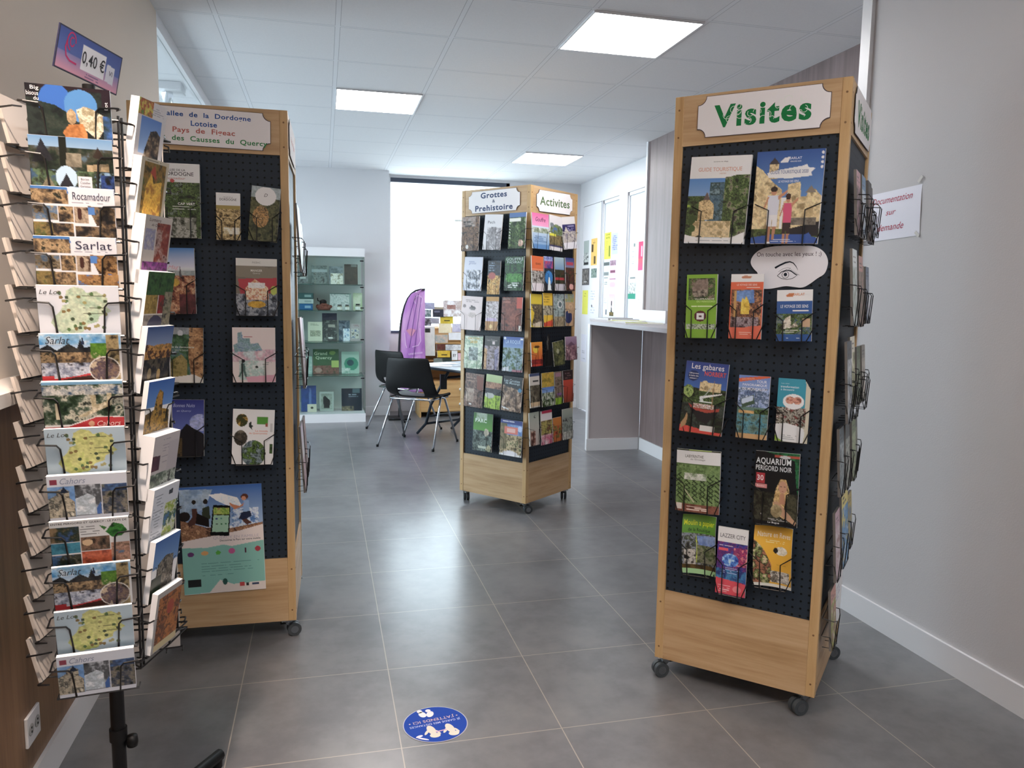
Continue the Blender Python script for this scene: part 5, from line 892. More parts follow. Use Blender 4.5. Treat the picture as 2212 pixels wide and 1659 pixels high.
front=[([('n0',['#14181c','#2c3834','#1c2424'],5),('r',0,0,1,.06,'#2c1c24'),('r',0,0,.14,.25,'#1c1820'),('e',.34,.32,.2,.36,'#2c6cc0'),('e',.64,.34,.2,.3,'#4c8cc8'),('p',[(.14,.3),(.34,.36),(.5,.5),(.55,.6),(.44,1),(.2,.95)],['#14181c','#24342c','#3c443c'],5),('e',.52,.55,.06,.14,['#8c7454','#c8ac84'],8),('p',[(.58,.42),(.68,.34),(.78,.38),(.92,.5),(.9,.75),(.82,.95),(.62,.7)],['#c8c0a4','#a09474','#e0d8c0','#7c744c'],7),('p',[(.4,.85),(.48,.7),(.65,.66),(.7,.86),(.68,1),(.46,1)],['#a86c34','#c8884c'],6),('r',.9,0,1,.35,'#2c1c28'),('n',.9,.5,1,1,['#2c3c34','#3c6cb0'],4),
  ('t','Big',.11,.08,.1,.09,'#dcdce0',.01),('t','bisous',.08,.17,.14,.08,'#dcdce0',.01),('t','du',.12,.26,.06,.07,'#dcdce0',.01),('t','Lot',.945,.3,.12,.06,'#dcdce0',.01,0,PI/2)],'postcard titled Big bisous du Lot with two cows, top of the front column'),
 ([('g',0,.4,'#6c9cc8','#a8c0d4'),('n',0,.2,1,.65,['#1c2420','#2c3c2c','#4c4c40','#5c7484'],5),('p',[(.02,.5),(.15,.05),(.28,.45)],['#1c2028','#34343c'],6),('r',.36,.0,.44,.6,'#1c2018'),('p',[(.44,.3),(.62,.3),(.62,.55),(.42,.55)],['#7c7464','#a09884'],7),('p',[(.75,.35),(.82,.15),(.92,.4)],'#3c3028'),('p',[(.68,.5),(.95,.45),(.95,.6),(.68,.62)],['#8c7c5c','#b8a484'],7),('n',0,.62,1,1,['#3c5c7c','#5c7454','#2c3424','#8cb0d0'],5),('p',[(.1,1),(.2,.72),(.3,1)],['#6c6450','#948c74'],6),('e',.42,.76,.13,.22,'#b8d4ec'),('p',[(.32,.95),(.42,.68),(.5,.92)],'#2c2c34'),('r',.56,.72,.72,1,'#dcdce4'),('t','Bories',.64,.77,.1,.04,'#4c4c54'),('t','Cazelles',.64,.84,.12,.04,'#4c4c54'),('t','Gariottes',.64,.91,.12,.04,'#4c4c54'),('n',.84,.68,1,1,['#1c2c4c','#2c4c8c','#14181c'],4)],'postcard of dry-stone huts with a round inset, second in the front column'),
 (multi(['#1c1c20','#4c4034','#8c7454','#3c4c5c'],'Rocamadour'),'postcard titled Rocamadour with several small photos, third in the front column'),
 (multi(['#4c3420','#b08854','#8c6438','#3c84c8'],'Sarlat'),'postcard titled Sarlat with angled photo frames, fourth in the front column'),
 (lotmap('#dfe3ec',['#b8ccb0','#ccd8bc','#a8c4a8'],'Le Lot'),'white tourist map postcard of the Lot, fifth in the front column'),
 (sarlat2,'postcard with script title Sarlat over the market square, sixth in the front column'),
 ([('g',0,.1,'#8cc0e0','#5c94c0'),('n',0,.06,1,.9,['#14241c','#2c4428','#5c6c5c','#c8c4b0','#1c2c24'],5),('n',0,.1,1,.28,['#3c5c7c','#a8acac','#dcd8d0','#5c6c54'],8),('p',[(.14,.45),(.2,.44),(.2,.8),(.15,.8)],'#d8ccac'),('p',[(.58,.3),(.66,.3),(.66,.5),(.8,.42),(.8,.25),(.86,.25),(.86,.5),(.5,.75),(.4,.74),(.6,.6)],['#d8ccac','#b8a884','#e8dcc0'],8),('p',[(0,.95),(.3,.94),(.5,.84),(.65,.76),(1,.78),(1,1),(0,1)],'#c42c34'),('p',[(0,.93),(.3,.92),(.5,.82),(.65,.74),(1,.76),(1,.78),(.65,.76),(.5,.84),(.3,.945),(0,.95)],'#e8e4e0'),('e',.58,.9,.04,.06,'#d8a884'),('t','Cahors',.8,.9,.3,.11,'#e8c8c0',0,.3)],'postcard with a red wave titled Cahors over the fortified bridge, seventh in the front column'),
 (lotmap('#b8ccd8',['#c8cc7c','#d4d488','#b8c468'],'Le Lot'),'pale blue postcard with a yellow map, eighth in the front column'),
 (cah3,'white postcard titled Cahors with three upright photos, ninth in the front column'),
 ([('bg','#dcdcdc'),('r',0,.14,.36,.48,['#3c5c8c','#2c3c2c','#8c7454'],5),('r',0,.5,.36,.74,['#2c7c94','#3c94ac','#1c5464'],4),('r',0,.76,.36,1,['#3c6c9c','#2c3424','#8c8474'],5),('r',.38,.4,.74,.7,['#1c1814','#5c4c3c','#8c6c54','#3c2c24'],5),('e',.46,.52,.07,.07,'#d8b890'),('r',.38,.72,.75,1,['#b0502c','#c8643c','#8c3c24'],5),('r',.76,.56,1,1,['#8c6c54','#c89c84','#a87c64','#5c7c9c'],6),('p',[(.7,.3),(.8,.1),(.92,.16),(.98,.3),(.9,.42),(.78,.44)],['#1c5c24','#3c8c34','#144418'],6),('p',[(.62,.14),(.72,.2),(.68,.26)],'#3c7c34'),('t','ENTRE PERIGORD ET QUERCY : LE PAYS DE',.5,.06,.96,.05,'#2c2c30',.02),('tl',.38,.65,.16,4,.055,'#5c5c5c',.016)],'postcard with a green leaf and small pictures, tenth in the front column')]
fo=[]
for k,(ops,lb) in enumerate(front): fo.append(rcard('front',k,ops,lb,t=.006+.004*(k in(0,6,8))))
rcard('front',10,None,'second postcard with script title Sarlat, third from the bottom of the front column',src=fo[5])
rcard('front',11,None,'second pale blue postcard with a yellow map, next to last in the front column',src=fo[7])
rcard('front',12,None,'second white Cahors postcard with three photos, lowest in the front column',src=fo[8])
NV=['#14161c','#2c2c2c','#5c4c3c','#8c7c64']
right=[([('bg','#c4c2c4'),('r',0,0,.5,.22,['#8cac4c','#c8b84c','#a8502c','#6c8c3c'],7),('tl',.45,.95,.08,4,.03,'#8c8c94',.006),('g',.24,.75,'#4c7cc0','#8cacd4'),('r',0,.24,.14,1,'#c4c2c4'),('r',.86,.24,1,1,'#c4c2c4'),('p',[(.35,.7),(.5,.42),(.7,.38),(.86,.45),(.86,1),(.3,1)],NV+['#a89c8c'],6)],'upright postcard with blue sky and text, top of the right column',.02),
 ([('bg','#b8b09c'),('r',.12,.06,.9,.95,['#4c5c2c','#8c6c24','#3c3c1c'],4),('p',[(.2,.9),(.25,.4),(.4,.2),(.5,.35),(.8,.3),(.85,.9)],['#c89424','#e0b43c','#a87424'],6),('p',[(.35,.2),(.5,.08),(.6,.3)],'#a8442c'),('tl',.2,.8,.03,1,.02,'#5c5444',.008)],'upright postcard of a golden house painting, second in the right column',.02),
 ([('bg','#b8b0a8'),('n',.45,.1,.95,.8,['#7c2c2c','#8c4434','#a88c84','#5c2424'],4),('n',.05,.2,.4,.5,['#b8b0a8','#8c8ca8','#a8a0a0'],5),('n',.05,.68,1,1,['#5c2c6c','#8c3c8c','#4c244c'],6),('t','Lumiere',.35,.06,.45,.05,'#4c3c3c',0,.3),('t','du Quercy',.45,.14,.45,.05,'#4c3c3c',0,.3)],'upright watercolour postcard with red tower and purple flowers, third in the right column',.028),
 ([('bg','#c0bcb4'),('r',0,0,1,.34,['#24442c','#3c6434','#1c3424'],5),('r',0,.35,.45,.62,['#8c7434','#a88c44','#5c4c24'],5),('r',.48,.35,1,.62,['#a82c34','#8c2c2c','#5c3c34'],5),('r',0,.65,1,.95,['#6c6460','#8c847c','#4c4444'],5),('e',.45,.85,.3,.2,'#3c3c54'),('n',.7,.3,1,1,['#5c5c44','#8c846c','#3c3c3c'],6)],'upright postcard with green, red and stone arch photos, fourth in the right column',.03),
 ([('g',0,.35,'#34548c','#8c9cb8'),('h',.28,.05,['#8c6c34','#c89448','#5c3c2c','#1c1c20'],3),('n',0,.5,1,1,['#14161c','#24242c','#5c5444','#1c1c20'],5),('e',.25,.72,.07,.09,'#8c7c5c'),('e',.6,.75,.07,.09,'#a88c54')],'upright postcard of a cliff village at dusk, fifth in the right column',.016),
 ([('g',0,.4,'#2c64b0','#5c8cc8'),('p',[(.35,.25),(.45,.14),(.6,.2),(.62,.45),(.9,.5),(1,1),(0,1),(0,.5),(.3,.45)],['#3c3424','#6c5430','#a8842c','#2c2c1c'],5),('p',[(.4,.2),(.58,.2),(.58,.38),(.42,.4)],['#c89434','#a87c2c'],6)],'upright postcard of a golden castle on a hill, sixth in the right column',.012),
 ([('bg','#bcb4b4'),('p',[(.0,.3),(.3,.32),(.3,.55),(0,.55)],['#4c2c3c','#6c3c4c'],4),('tl',.35,.95,.08,9,.045,'#8c8490',.01),('n',0,.6,1,.98,['#2c3c3c','#5c6c5c','#a8b0a4','#1c2424'],5),('r',.6,.14,1,.6,'#b4acb0')],'upright postcard with grey text block above a bridge photo, seventh in the right column',.03),
 ([('bg','#c8ccd4'),('tl',.05,.45,.12,16,.05,'#5c6470',.012),('n',.5,.3,1,1,['#7c9c3c','#a8b44c','#c8ccc0','#4c6c2c','#3c6c9c'],5),('p',[(.6,.1),(.75,.08),(.75,.16),(.6,.17)],'#3c444c')],'upright postcard with a text list and green map, eighth in the right column',.018),
 ([('g',0,.45,'#3c6cac','#6c94c4'),('p',[(.2,.4),(.5,.3),(.8,.34),(.9,1),(.1,1)],['#5c5448','#8c8474','#34302c','#a8a090'],6),('n',0,.6,.4,1,['#1c2c1c','#2c3c2c'],5)],'upright postcard of a grey cliff church under blue sky, ninth in the right column',.014),
 ([('bg','#a8a4a0'),('r',.1,.1,1,.9,['#8c5424','#b8742c','#5c3418','#a8642c'],5),('e',.6,.35,.14,.12,'#a8442c'),('r',.1,.88,1,.98,'#c8b88c')],'upright orange-brown postcard of an old street, lowest in the right column',.014)]
for k,(ops,lb,t) in enumerate(right): rcard('right',k,ops,lb,t=t)
ORD=['topmost','second from the top','third from the top','fourth from the top','fifth from the top','sixth from the top','seventh from the top','sixth from the bottom','fifth from the bottom','fourth from the bottom','third from the bottom','second from the bottom','lowest']
for k in range(13):
    rcard('left',k,None,'postcard pad seen from its blank back, %s in the left rack column'%ORD[k],.007,grp='postcards in the left column seen from behind')
    rcard('back',k,None,'blank-backed postcard, %s in the rear rack column'%ORD[k],.006,grp='postcards in the rear column seen from behind')
# price sign on top
b=M(); b.cyl((0,0,1.81),.013,.025,blackp,16); b.build('sign_socket',rk)
sw,sh=.235,.088; b=card_mesh(sw,sh,.003,[('g',0,.55,'#2c4c98','#4c64a8'),('g',.55,1,'#7c7cb0','#d898ac'),('r',.36,.2,.74,.78,'#d8dae0'),('p',[(.77,.35),(.9,.38),(.9,.82),(.76,.78)],'#c8ccd8'),('tl',.45,.72,.85,2,.06,'#5c4c7c',.02),
  ('t','0,40 \u20ac',.55,.49,.36,.36,'#1c1c24',.02),('t','VI',.84,.55,.06,.12,'#3c3c4c'),('bd','#1c2040',.012)],.002,side='#1c2040')
ring(b,-.31*sw,.02,.014,.018,.0035,'#b83c6c',0,4.6,y=-.0018); stroke(b,[(-.37*sw,.02),(-.385*sw,.004),(-.36*sw,-.012),(-.30*sw,-.019),(-.2*sw,-.02)],.004,'#b83c6c',y=-.0018); ring(b,-.30*sw,.02,.007,.009,.003,'#b83c6c',1,6,y=-.0018)
o=b.build('price_sign',rk); o.matrix_local=Matrix.Translation((0.002,.01,1.888))@Matrix.Rotation(math.radians(74),4,'Z')@Matrix.Rotation(.22,4,'X')
# ================================================================ reception counters
rc=tag(empty('reception_counter',(-.79,1.0,0)),'brown wood counter with pale worktop along the left wall','counter')
b=M(); b.box(.0005,.012,-3.4,1.98,0,1.13,brownw); b.build('front_panel',rc)
b=M(); b.box(.012,.024,-3.4,1.98,0,.10,trimw); b.build('plinth',rc)
ctop=mat('pale_laminate','#d6d3d0',.35)
b=M(); n=10; pts=[(.0005,-3.4),(.12,-3.4)]+[(.12-.10*(1-math.cos(i*PI/2/n)),1.25+.35*math.sin(i*PI/2/n)) for i in range(n+1)]+[(.0005,1.62)]
b.add([(x,y,1.13) for x,y in pts]+[(x,y,1.16) for x,y in pts],[tuple(range(len(pts)))[::-1],tuple(range(len(pts),2*len(pts)))]+[(i,(i+1)%len(pts),len(pts)+(i+1)%len(pts),len(pts)+i) for i in range(len(pts))],ctop); b.build('worktop',rc)
e=tag(empty('power_outlet',(-.778,2.187,.22)),'white double power outlet low on the brown counter front','outlet')
b=M(); b.bbox(0,.008,-.046,.046,-.042,.042,.002,trimw); b.build('cover_plate',e)
for s in(-1,1):
    b=M(); b.cyl((.0085,s*.022,0),.016,.001,mat('socket_grey','#a8a8a8',.5),18,'x'); b.cyl((.0097,s*.022,.006),.003,.001,blackp,8,'x'); b.cyl((.0097,s*.022,-.006),.003,.001,blackp,8,'x'); b.build('socket',e)
greyc=mat('grey_worktop','#a6a3a8',.4)
wc=tag(empty('wall_counter',(2.6,6.5,0)),'grey-topped wall counter with pale end panel, between the Visites tower and the far door','counter')
b=M(); P=[(2.31,4.75),(2.829,4.75),(2.829,6.489),(3.09,6.525),(3.09,7.28),(2.59,7.28),(2.29,6.41)]
b.add([(x-2.6,y-6.5,1.15) for x,y in P]+[(x-2.6,y-6.5,1.18) for x,y in P],[tuple(range(7))[::-1],tuple(range(7,14))]+[(i,(i+1)%7,7+(i+1)%7,7+i) for i in range(7)],greyc); b.build('worktop',wc)
b=M(); b.box(2.335-2.6,2.828-2.6,.004,.05,.0,1.15,wallpaint('end_panel_paint','#b3aaaa')); b.build('end_panel',wc)
b=M(); b.box(2.32-2.6,2.335-2.6,-.0,.055,0,1.15,trimw); b.build('corner_post',wc)
b=M(); b.box(2.31-2.6,2.817-2.6,-.012,.004,0,.108,trimw); b.build('plinth',wc)
b=M(); b.box(2.79-2.6,2.828-2.6,-.55,-.005,1.1805,1.285,trimw); b.build('upstand',wc)
def sheet(name,x,y,z,w,d,h,rz,ops,label,cat,grp):
    b=card_mesh(w,d,h,ops,.006,m=paperm); o=b.build(name); o.matrix_world=Matrix.Translation((x,y,z+h/2+.0004))@Matrix.Rotation(rz,4,'Z')@Matrix.Rotation(-PI/2,4,'X'); return tag(o,label,cat,grp)
GC='papers on the wall counter'
sheet('paper_stack',2.72,6.95,1.18,.30,.21,.018,.3,[('bg','#8c8c94')],'thick grey paper stack at the far end of the grey worktop','paper stack',GC)
sheet('magazine',2.62,6.38,1.18,.21,.30,.008,.9,[('bg','#c8c85c'),('n',.1,.2,.9,.8,['#c8c85c','#e0e0d0'],4)],'yellow-green magazine lying on the grey worktop','magazine',GC)
sheet('magazine',2.55,6.05,1.18,.21,.30,.010,.2,[('bg','#d8d8d8'),('n',.1,.3,.9,.9,['#a8acb4','#dcdce0'],4)],'pale grey magazine lying on the grey worktop in front of the upstand','magazine',GC)
sheet('magazine',2.50,5.72,1.18,.21,.30,.012,1.2,[('bg','#b8bc54'),('r',0,.6,1,1,'#dcdcc8')],'olive-yellow magazine on the grey worktop nearest the Visites tower','magazine',GC)
sheet('magazine',2.70,6.62,1.18,.25,.18,.012,-.3,[('bg','#6c6c74'),('r',0,0,1,.3,'#c8c8cc')],'dark grey brochure lying beside the thick stack on the grey worktop','brochure',GC)
# note taped on the right wall
b=card_mesh(.30,.225,.001,[('bg','#d9d9e4'),('t','Documentation',.46,.27,.78,.12,'#b0485c',.004,.35),('t','sur',.46,.52,.2,.07,'#b0485c',.004,.35),('t','demande',.46,.77,.5,.12,'#b0485c',.004,.35)],.004,m=paperm,sagz=.006)
o=b.build('wall_note'); o.matrix_world=Matrix.Translation((2.277,2.735,1.757))@Matrix.Rotation(-PI/2,4,'Z')@Matrix.Rotation(-.03,4,'Y'); tag(o,'white paper note in red script on the right wall','note')
for i,(dx,dz) in enumerate(((.143,.105),(.14,-.107))):
    b=M(); b.box(-.014,.014,-.0015,-.0008,-.006,.006,paperm,'#cfcdca'); q=b.build('tape',o); q.matrix_local=Matrix.Translation((dx,-.0105+.0095,dz))@Matrix.Rotation(.8 if i else -.8,4,'Y')
# floor sticker
b=M(); R=.102
def fdisc(cx,cy,rx,ry,z,c,n=40,rot=0): b.add([(cx+rx*math.cos(2*PI*i/n)*math.cos(rot)-ry*math.sin(2*PI*i/n)*math.sin(rot),cy+rx*math.cos(2*PI*i/n)*math.sin(rot)+ry*math.sin(2*PI*i/n)*math.cos(rot),z) for i in range(n)],[tuple(range(n))],paperm,c)
fdisc(0,0,R+.003,R+.003,.0008,'#b8bccc',56); fdisc(0,0,R,R,.0012,'#1c44a4',56)
def ftext(t,cy,w,h,c,bold,arc=0):
    v,f=text_geo(t,bold); lo,hi=v.min(0),v.max(0); X=(v[:,0]-(lo[0]+hi[0])/2)*w/(hi[0]-lo[0]); Y=(v[:,1]-(lo[1]+hi[1])/2)*h/(hi[1]-lo[1])+cy+arc*X*X
    a=PI+.14; b.add([(x*math.cos(a)-y*math.sin(a),x*math.sin(a)+y*math.cos(a),.0017) for x,y in zip(X,Y)],f,paperm,c)
ftext("\u2022 J'ATTENDS ICI \u2022",-.026,.165,.02,'#c8b4bc',.02); ftext('JE GARDE MES DISTANCES',-.004,.17,.014,'#b8c4ec',.02)
for cx,cy,rx,ry,r in((-.035,.062,.012,.018,.3),(-.042,.082,.009,.010,.3),(-.010,.060,.012,.018,-.3),(-.014,.082,.009,.009,-.3)): fdisc(cx,cy,rx,ry,.0017,'#e6e8f0',18,r)
for cx in(-.018,.042):
    fdisc(cx,-.035,.013,.028,.0017,'#dcd8cc',18,.25); fdisc(cx+.008,-.066,.017,.013,.0018,'#dcd8cc',18,0); fdisc(cx-.016,-.045,.005,.016,.0018,'#dcd8cc',12,-.5); fdisc(cx+.02,-.05,.004,.014,.0018,'#dcd8cc',12,.5)
b.add([(-.006,-.045,.0019),(.03,-.038,.0019),(.03,-.043,.0019),(-.006,-.051,.0019)],[(0,1,2,3)],paperm,'#c8a8c8')
fdisc(-.06,-.063,.012,.006,.0017,'#e0e4f4',14,.4); fdisc(-.05,-.078,.02,.004,.0017,'#e0e4f4',14,-.5)
o=b.build('floor_sticker'); o.location=(.3375,2.332,0.0002); tag(o,'round blue distancing sticker on the grey floor','sticker')
# ================================================================ posters on the far right wall and its windows
def poster(key,label,ops,grp='sheets taped on the far right wall and windows'):
    y,z,w,h,_=T_posters[key]; b=card_mesh(w,h,.001,ops,.01,m=paperm); o=b.build('poster'); xx=3.1042
    if 7.12<y<7.64 or 7.86<y<8.37: xx=3.127
    F_=xx/3.09; o.matrix_world=Matrix.Translation((xx,y*F_,H+(z-H)*F_))@Matrix.Rotation(-PI/2,4,'Z'); tag(o,label,'poster',grp)
poster('p1','grey-green poster high on the far door, beside the orange-yellow one',[('bg','#a0aaa6'),('n',0,.5,1,.95,['#6c7474','#c8ccc8','#2c3234'],4),('r',.1,.88,.9,.97,'#2c3034')])
poster('p2','orange-yellow poster high on the far door',[('bg','#dcb45c'),('r',.1,.2,.35,.5,'#4c3c24'),('r',.5,.65,.75,.95,'#5c4c2c'),('tl',.3,.8,.1,2,.06,'#8c6c2c',.03)])
poster('p3','bright yellow poster at the top of the window nearest the far door',[('bg','#d8d83c'),('t','UN AIR',.5,.08,.6,.07,'#3c3c24',.02),('t','NOTRE',.5,.2,.6,.07,'#3c3c24',.02),('r',.7,.5,.85,.9,'#6c7c34'),('tl',.15,.6,.35,8,.07,'#a8a834',.02)])
poster('p4','lilac blue text poster beside the bright yellow one on the window',[('bg','#a8b0dc'),('tl',.1,.9,.15,8,.09,'#6c74a8',.03)])
poster('p5','dark grey photo poster at mid height on the far door',[('bg','#5c5c60'),('n',.1,.1,.9,.9,['#3c3a3c','#6c6864','#8c8884'],4),('tl',.2,.8,.8,1,.1,'#c8c8c8',.05)])
poster('p6','small grey-green picture below the orange-yellow poster',[('n0',['#3c4c4c','#8c9c94','#5c7464'],5)])
poster('p7','grey and white text poster in the middle of the window nearest the far door',[('bg','#cfd6d6'),('r',0,.03,1,.16,'#5c6464'),('r',.05,.4,.9,.55,'#7c8484'),('tl',.1,.9,.65,4,.08,'#6c7474',.03)])
poster('p8','pink poster with rounded foot in the middle of the window',[('bg','#e0b8cc'),('r',0,0,1,.2,['#7c6474','#a88c9c'],5),('r',.1,.35,.9,.47,'#7c4c64'),('r',0,.66,1,.72,'#8c6478'),('e',.5,.9,.45,.1,'#e8a8c8')])
poster('p9','plain yellow sheet low on the far door',[('bg','#d4d450'),('tl',.3,.7,.15,2,.08,'#a8a83c',.03)])
poster('p10','white sheet with small drawings on the window nearer the counter',[('bg','#dfe6e4'),('r',.6,.0,.9,.14,'#6c7c7c'),('tl',.3,.9,.3,6,.09,'#8c9c9c',.02)])
poster('p11','raspberry red poster on the window beside the wood wall',[('g',0,.6,'#c83c6c','#c8446c'),('g',.6,1,'#d05c64','#c84c84'),('r',.4,.15,.6,.5,'#e0a8c0')])
poster('p12','sheet with grey photos and teal foot on the window nearer the counter',[('bg','#dce2e0'),('n',.05,.3,.95,.75,['#6c7474','#c8d0cc','#8c8c8c'],5),('r',0,.78,1,1,'#2c947c'),('r',.2,.02,.9,.1,'#7c8484')])
poster('p13','poster of a lattice tower against pink sky, low on the window nearest the far door',[('g',0,.7,'#d8b0bc','#dcd4d4'),('p',[(.4,.35),(.5,.3),(.6,.35),(.55,.6),(.75,1),(.25,1),(.45,.6)],'#3c4044'),('r',.1,.8,.9,1,['#3c3828','#8c7844'],5)])
poster('p14','white text sheet with a small figure left of the tower poster',[('bg','#dce0e8'),('tl',.1,.8,.1,5,.08,'#a8acb8',.02),('r',.6,.7,.9,.95,'#5c6470')])
poster('p15','tall white text sheet beside the plain yellow sheet on the far door',[('bg','#d4d6e0'),('tl',.1,.9,.08,12,.075,'#a8acb8',.014),('e',.3,.72,.1,.04,'#3c3c44')])
poster('p16','narrow white sheet lowest on the far door',[('bg','#cfd0dc'),('tl',.2,.8,.6,5,.07,'#a8acb8',.014)])
poster('p17','tall pale blue-white sheet beside the teal-footed one',[('bg','#dce8e8'),('tl',.1,.9,.1,10,.08,'#a8bcbc',.014)])
# ================================================================ glass showcase
SY=8.66; greenb=mat('showcase_back','#dbe6e0',.6)
sc_=tag(empty('display_cabinet',(0,8.41,0)),'white glass-fronted display cabinet with four glass shelves against the back wall','cabinet')
X0,X1=-.62,.436
def part(name,*boxes,m,parent): 
    b=M()
    for q in boxes: b.box(*q,m)
    return b.build(name,parent)
part('base',(X0,X1,0,.44,.0,.093),m=trimw,parent=sc_); part('header',(X0,X1,0,.44,1.784,1.872),m=trimw,parent=sc_); part('back_panel',(X0+.02,X1-.02,.42,.438,.093,1.784),m=greenb,parent=sc_)
part('side_panel',(X1-.008,X1,.012,.44,.093,1.784),m=glass,parent=sc_); part('side_panel',(X0,X0+.02,.012,.44,.093,1.784),m=greenb,parent=sc_)
dr=part('glass_door',(X0+.002,X1-.002,.002,.008,.095,1.782),m=glass,parent=sc_)
sg=mat('shelf_glass_edge','#6f8f86',.15,**{'Transmission Weight':.6})
for z in(.506,.868,1.208,1.49): part('shelf',(X0+.02,X1-.02,.03,.42,z-.008,z),m=sg,parent=sc_)
for z in(.48,.90,1.24,1.46,1.74): part('hinge',(X1-.05,X1-.012,-.004,.002,z-.006,z+.006),m=blackp,parent=dr)
SHZ=[.093,.506,.868,1.208,1.49]
def show(key,name,label,cat,ops,t=.015,lean=-.12,grp=None,**kw):
    x,z,w,h,_=T_show[key]; fl=max([s for s in SHZ if s<z-h/2+.05] or [.093]); b=card_mesh(w,h,t,ops,.006,**kw); o=b.build(name)
    o.matrix_world=Matrix.Translation((x,SY-.02,fl+.001+h/2*math.cos(lean)+t/2*abs(math.sin(lean))))@Matrix.Rotation(lean,4,'X'); return tag(o,label,cat,grp)
GB='books and boxes in the display cabinet'
show('a0','book','grey book with a white label at the left end of the top shelf','book',[('n0',['#4c5454','#8c9494'],4),('r',.3,.5,.8,.7,'#b8c0bc')],grp=GB)
show('a1','book','book with pale grey landscape cover on the top shelf','book',[('n0',['#4c5c58','#7c8c88','#3c4440'],4),('r',0,.2,1,.35,'#9cacac')],grp=GB)
show('a2','book','book with white highlights painted on its cover, third on the top shelf','book',[('n0',['#5c6c70','#8c9ca0'],3),('n',.1,.4,1,1,['#b8b8a0','#e8ecdc','#8c8c74'],3)],grp=GB)  # pale noise patch paints white highlights into the cover colour
show('a3','book','dark brown book at the right end of the top shelf','book',[('n0',['#24221e','#3c3830','#4c4438'],4),('r',.5,.02,.95,.12,'#7c8480')],grp=GB)
def bxx(key,name,label,col,d=.16,col2=None):
    x,z,w,h,_=T_show[key]; b=M(); b.bbox(-w/2,w/2,-d/2,d/2,0,h,.003,paper,col)
    if col2: b.box(-w*.35,w*.3,-d/2-.0006,-d/2,h*.3,h*.7,paper,col2)
    o=b.build(name); fl=z-h/2; return o,x,fl,h
zz=1.209
for key,lb,c,c2,hh in(('b3','blue box at the bottom of the box stack on the second shelf','#2c6494','#8cb0c8',.066),('b2','white box in the middle of the box stack on the second shelf','#b8c4c0','#94a4a0',.05),('b1','dark teal box on top of the box stack on the second shelf','#3c5c5c','#8ca4a0',.062)):
    x,z,w,h,_=T_show[key]; b=M(); b.bbox(-w/2,w/2,-.08,.08,0,hh,.003,paper,c); b.box(-w*.1,w*.35,-.0808,-.08,hh*.3,hh*.7,paper,c2); o=b.build('box'); o.location=(-.18,SY,zz+.001); zz+=hh+.002; tag(o,lb,'box',GB)
x,z,w,h,_=T_show['b4']
b=M(); R_=random.Random(3); redc=mat('rust_yarn','#7c4436',.9)
for i in range(26):
    a=R_.uniform(0,2*PI); r=R_.uniform(.02,.07); zz_=.02+ (.07-r)*.9*R_.random(); c=(math.cos(a)*r*1.2,math.sin(a)*r*.8,zz_+.012)
    b.lathe(c,[(0,-.02),(.012,-.016),(.02,-.006),(.02,.006),(.012,.016),(0,.02)],redc,10)
b.lathe((0,0,.018),[(0,-.017),(.07,-.015),(.075,0),(.05,.03),(0,.04)],redc,20)
o=b.build('woollen_heap'); o.location=(x,SY,1.209); tag(o,'rust-coloured heap of pompoms on the second shelf','ornament')
b=M(); b.lathe((0,0,0),[(0,0),(.036,.0),(.038,.03),(.03,.045),(.012,.055),(.0,.056)],blackp,20); b.tube([(-.03,0,.035),(-.055,0,.04),(-.06,0,.07)],.005,blackp,8); o=b.build('toy_hat'); o.location=(x-.01,SY,1.27); tag(o,'small black pot-shaped ornament perched on the rust heap','ornament')
show('b5','framed_print','pale cloth print with small motifs standing on the second shelf','print',[('n0',['#a8b8b4','#c8d0cc','#8c9c98'],6),('r',0,0,1,.06,'#5c7c74'),('r',.9,0,1,1,'#8ca49c')],t=.006)
show('b6','leaflet','pale green leaflet at the right end of the second shelf','leaflet',[('n0',['#a8bc94','#c8d0b8'],3)],t=.006)
jarm=mat('jar_glass','#8c8c78',.15); lidm=mat('jar_lid','#24282c',.4)
for key,lb in(('j1','white-labelled jar, left of the three on the second shelf'),('j2','white-labelled jar, middle of the three on the second shelf'),('j3','white-labelled jar set apart at the right on the second shelf')):
    x,z,w,h,_=T_show[key]; e=tag(empty('jar',(x,SY-.14,1.209)),lb,'jar','jars in the display cabinet')
    b=M(); r=w*.42; b.lathe((0,0,0),[(0,0),(r*.9,0),(r,.006),(r,h*.7),(r*.8,h*.78),(0,h*.78)],jarm,20); b.build('glass_body',e)
    b=M(); b.lathe((0,0,h*.78),[(0,0),(r*.85,0),(r*.85,h*.2),(0,h*.2)],lidm,20); b.build('lid',e); b=M(); b.lathe((0,0,h*.12),[(r+.0008,0),(r+.0008,h*.46)],paper,20,'#d8dcd4'); b.build('paper_label',e)
show('c1','book','cream book with a branch drawing on the middle shelf','book',[('bg','#cfd4bc'),('n',.15,.45,.85,.75,['#cfd4bc','#8c947c','#b8bca4'],6),('tl',.2,.8,.12,2,.05,'#8c947c',.02)],grp=GB)
show('c2','book','tall navy and grey book on the middle shelf','book',[('r',0,0,1,.25,'#24304c'),('n',0,.25,1,1,['#4c5858','#2c3434','#7c8884'],4),('r',.4,.4,.85,.5,'#a8a89c'),('r',.4,.85,.7,.92,'#dce0dc')],grp=GB)
show('c3','book','dark blue book with a pale lower right corner on the middle shelf','book',[('n0',['#2c3c4c','#4c6474','#8c98a4'],4),('n',.4,.4,1,1,['#5c84a8','#dce8f0','#8cb0cc'],3)],grp=GB)  # pale blue noise over the lower right of the cover
show('c4','book','pink-grey book with a small blue church picture on the middle shelf','book',[('bg','#a8a4a4'),('r',.1,.3,.85,.85,['#4c6c94','#c8c8bc','#3c4438'],4),('tl',.3,.9,.1,2,.06,'#8c6464',.02)],grp=GB,t=.02)
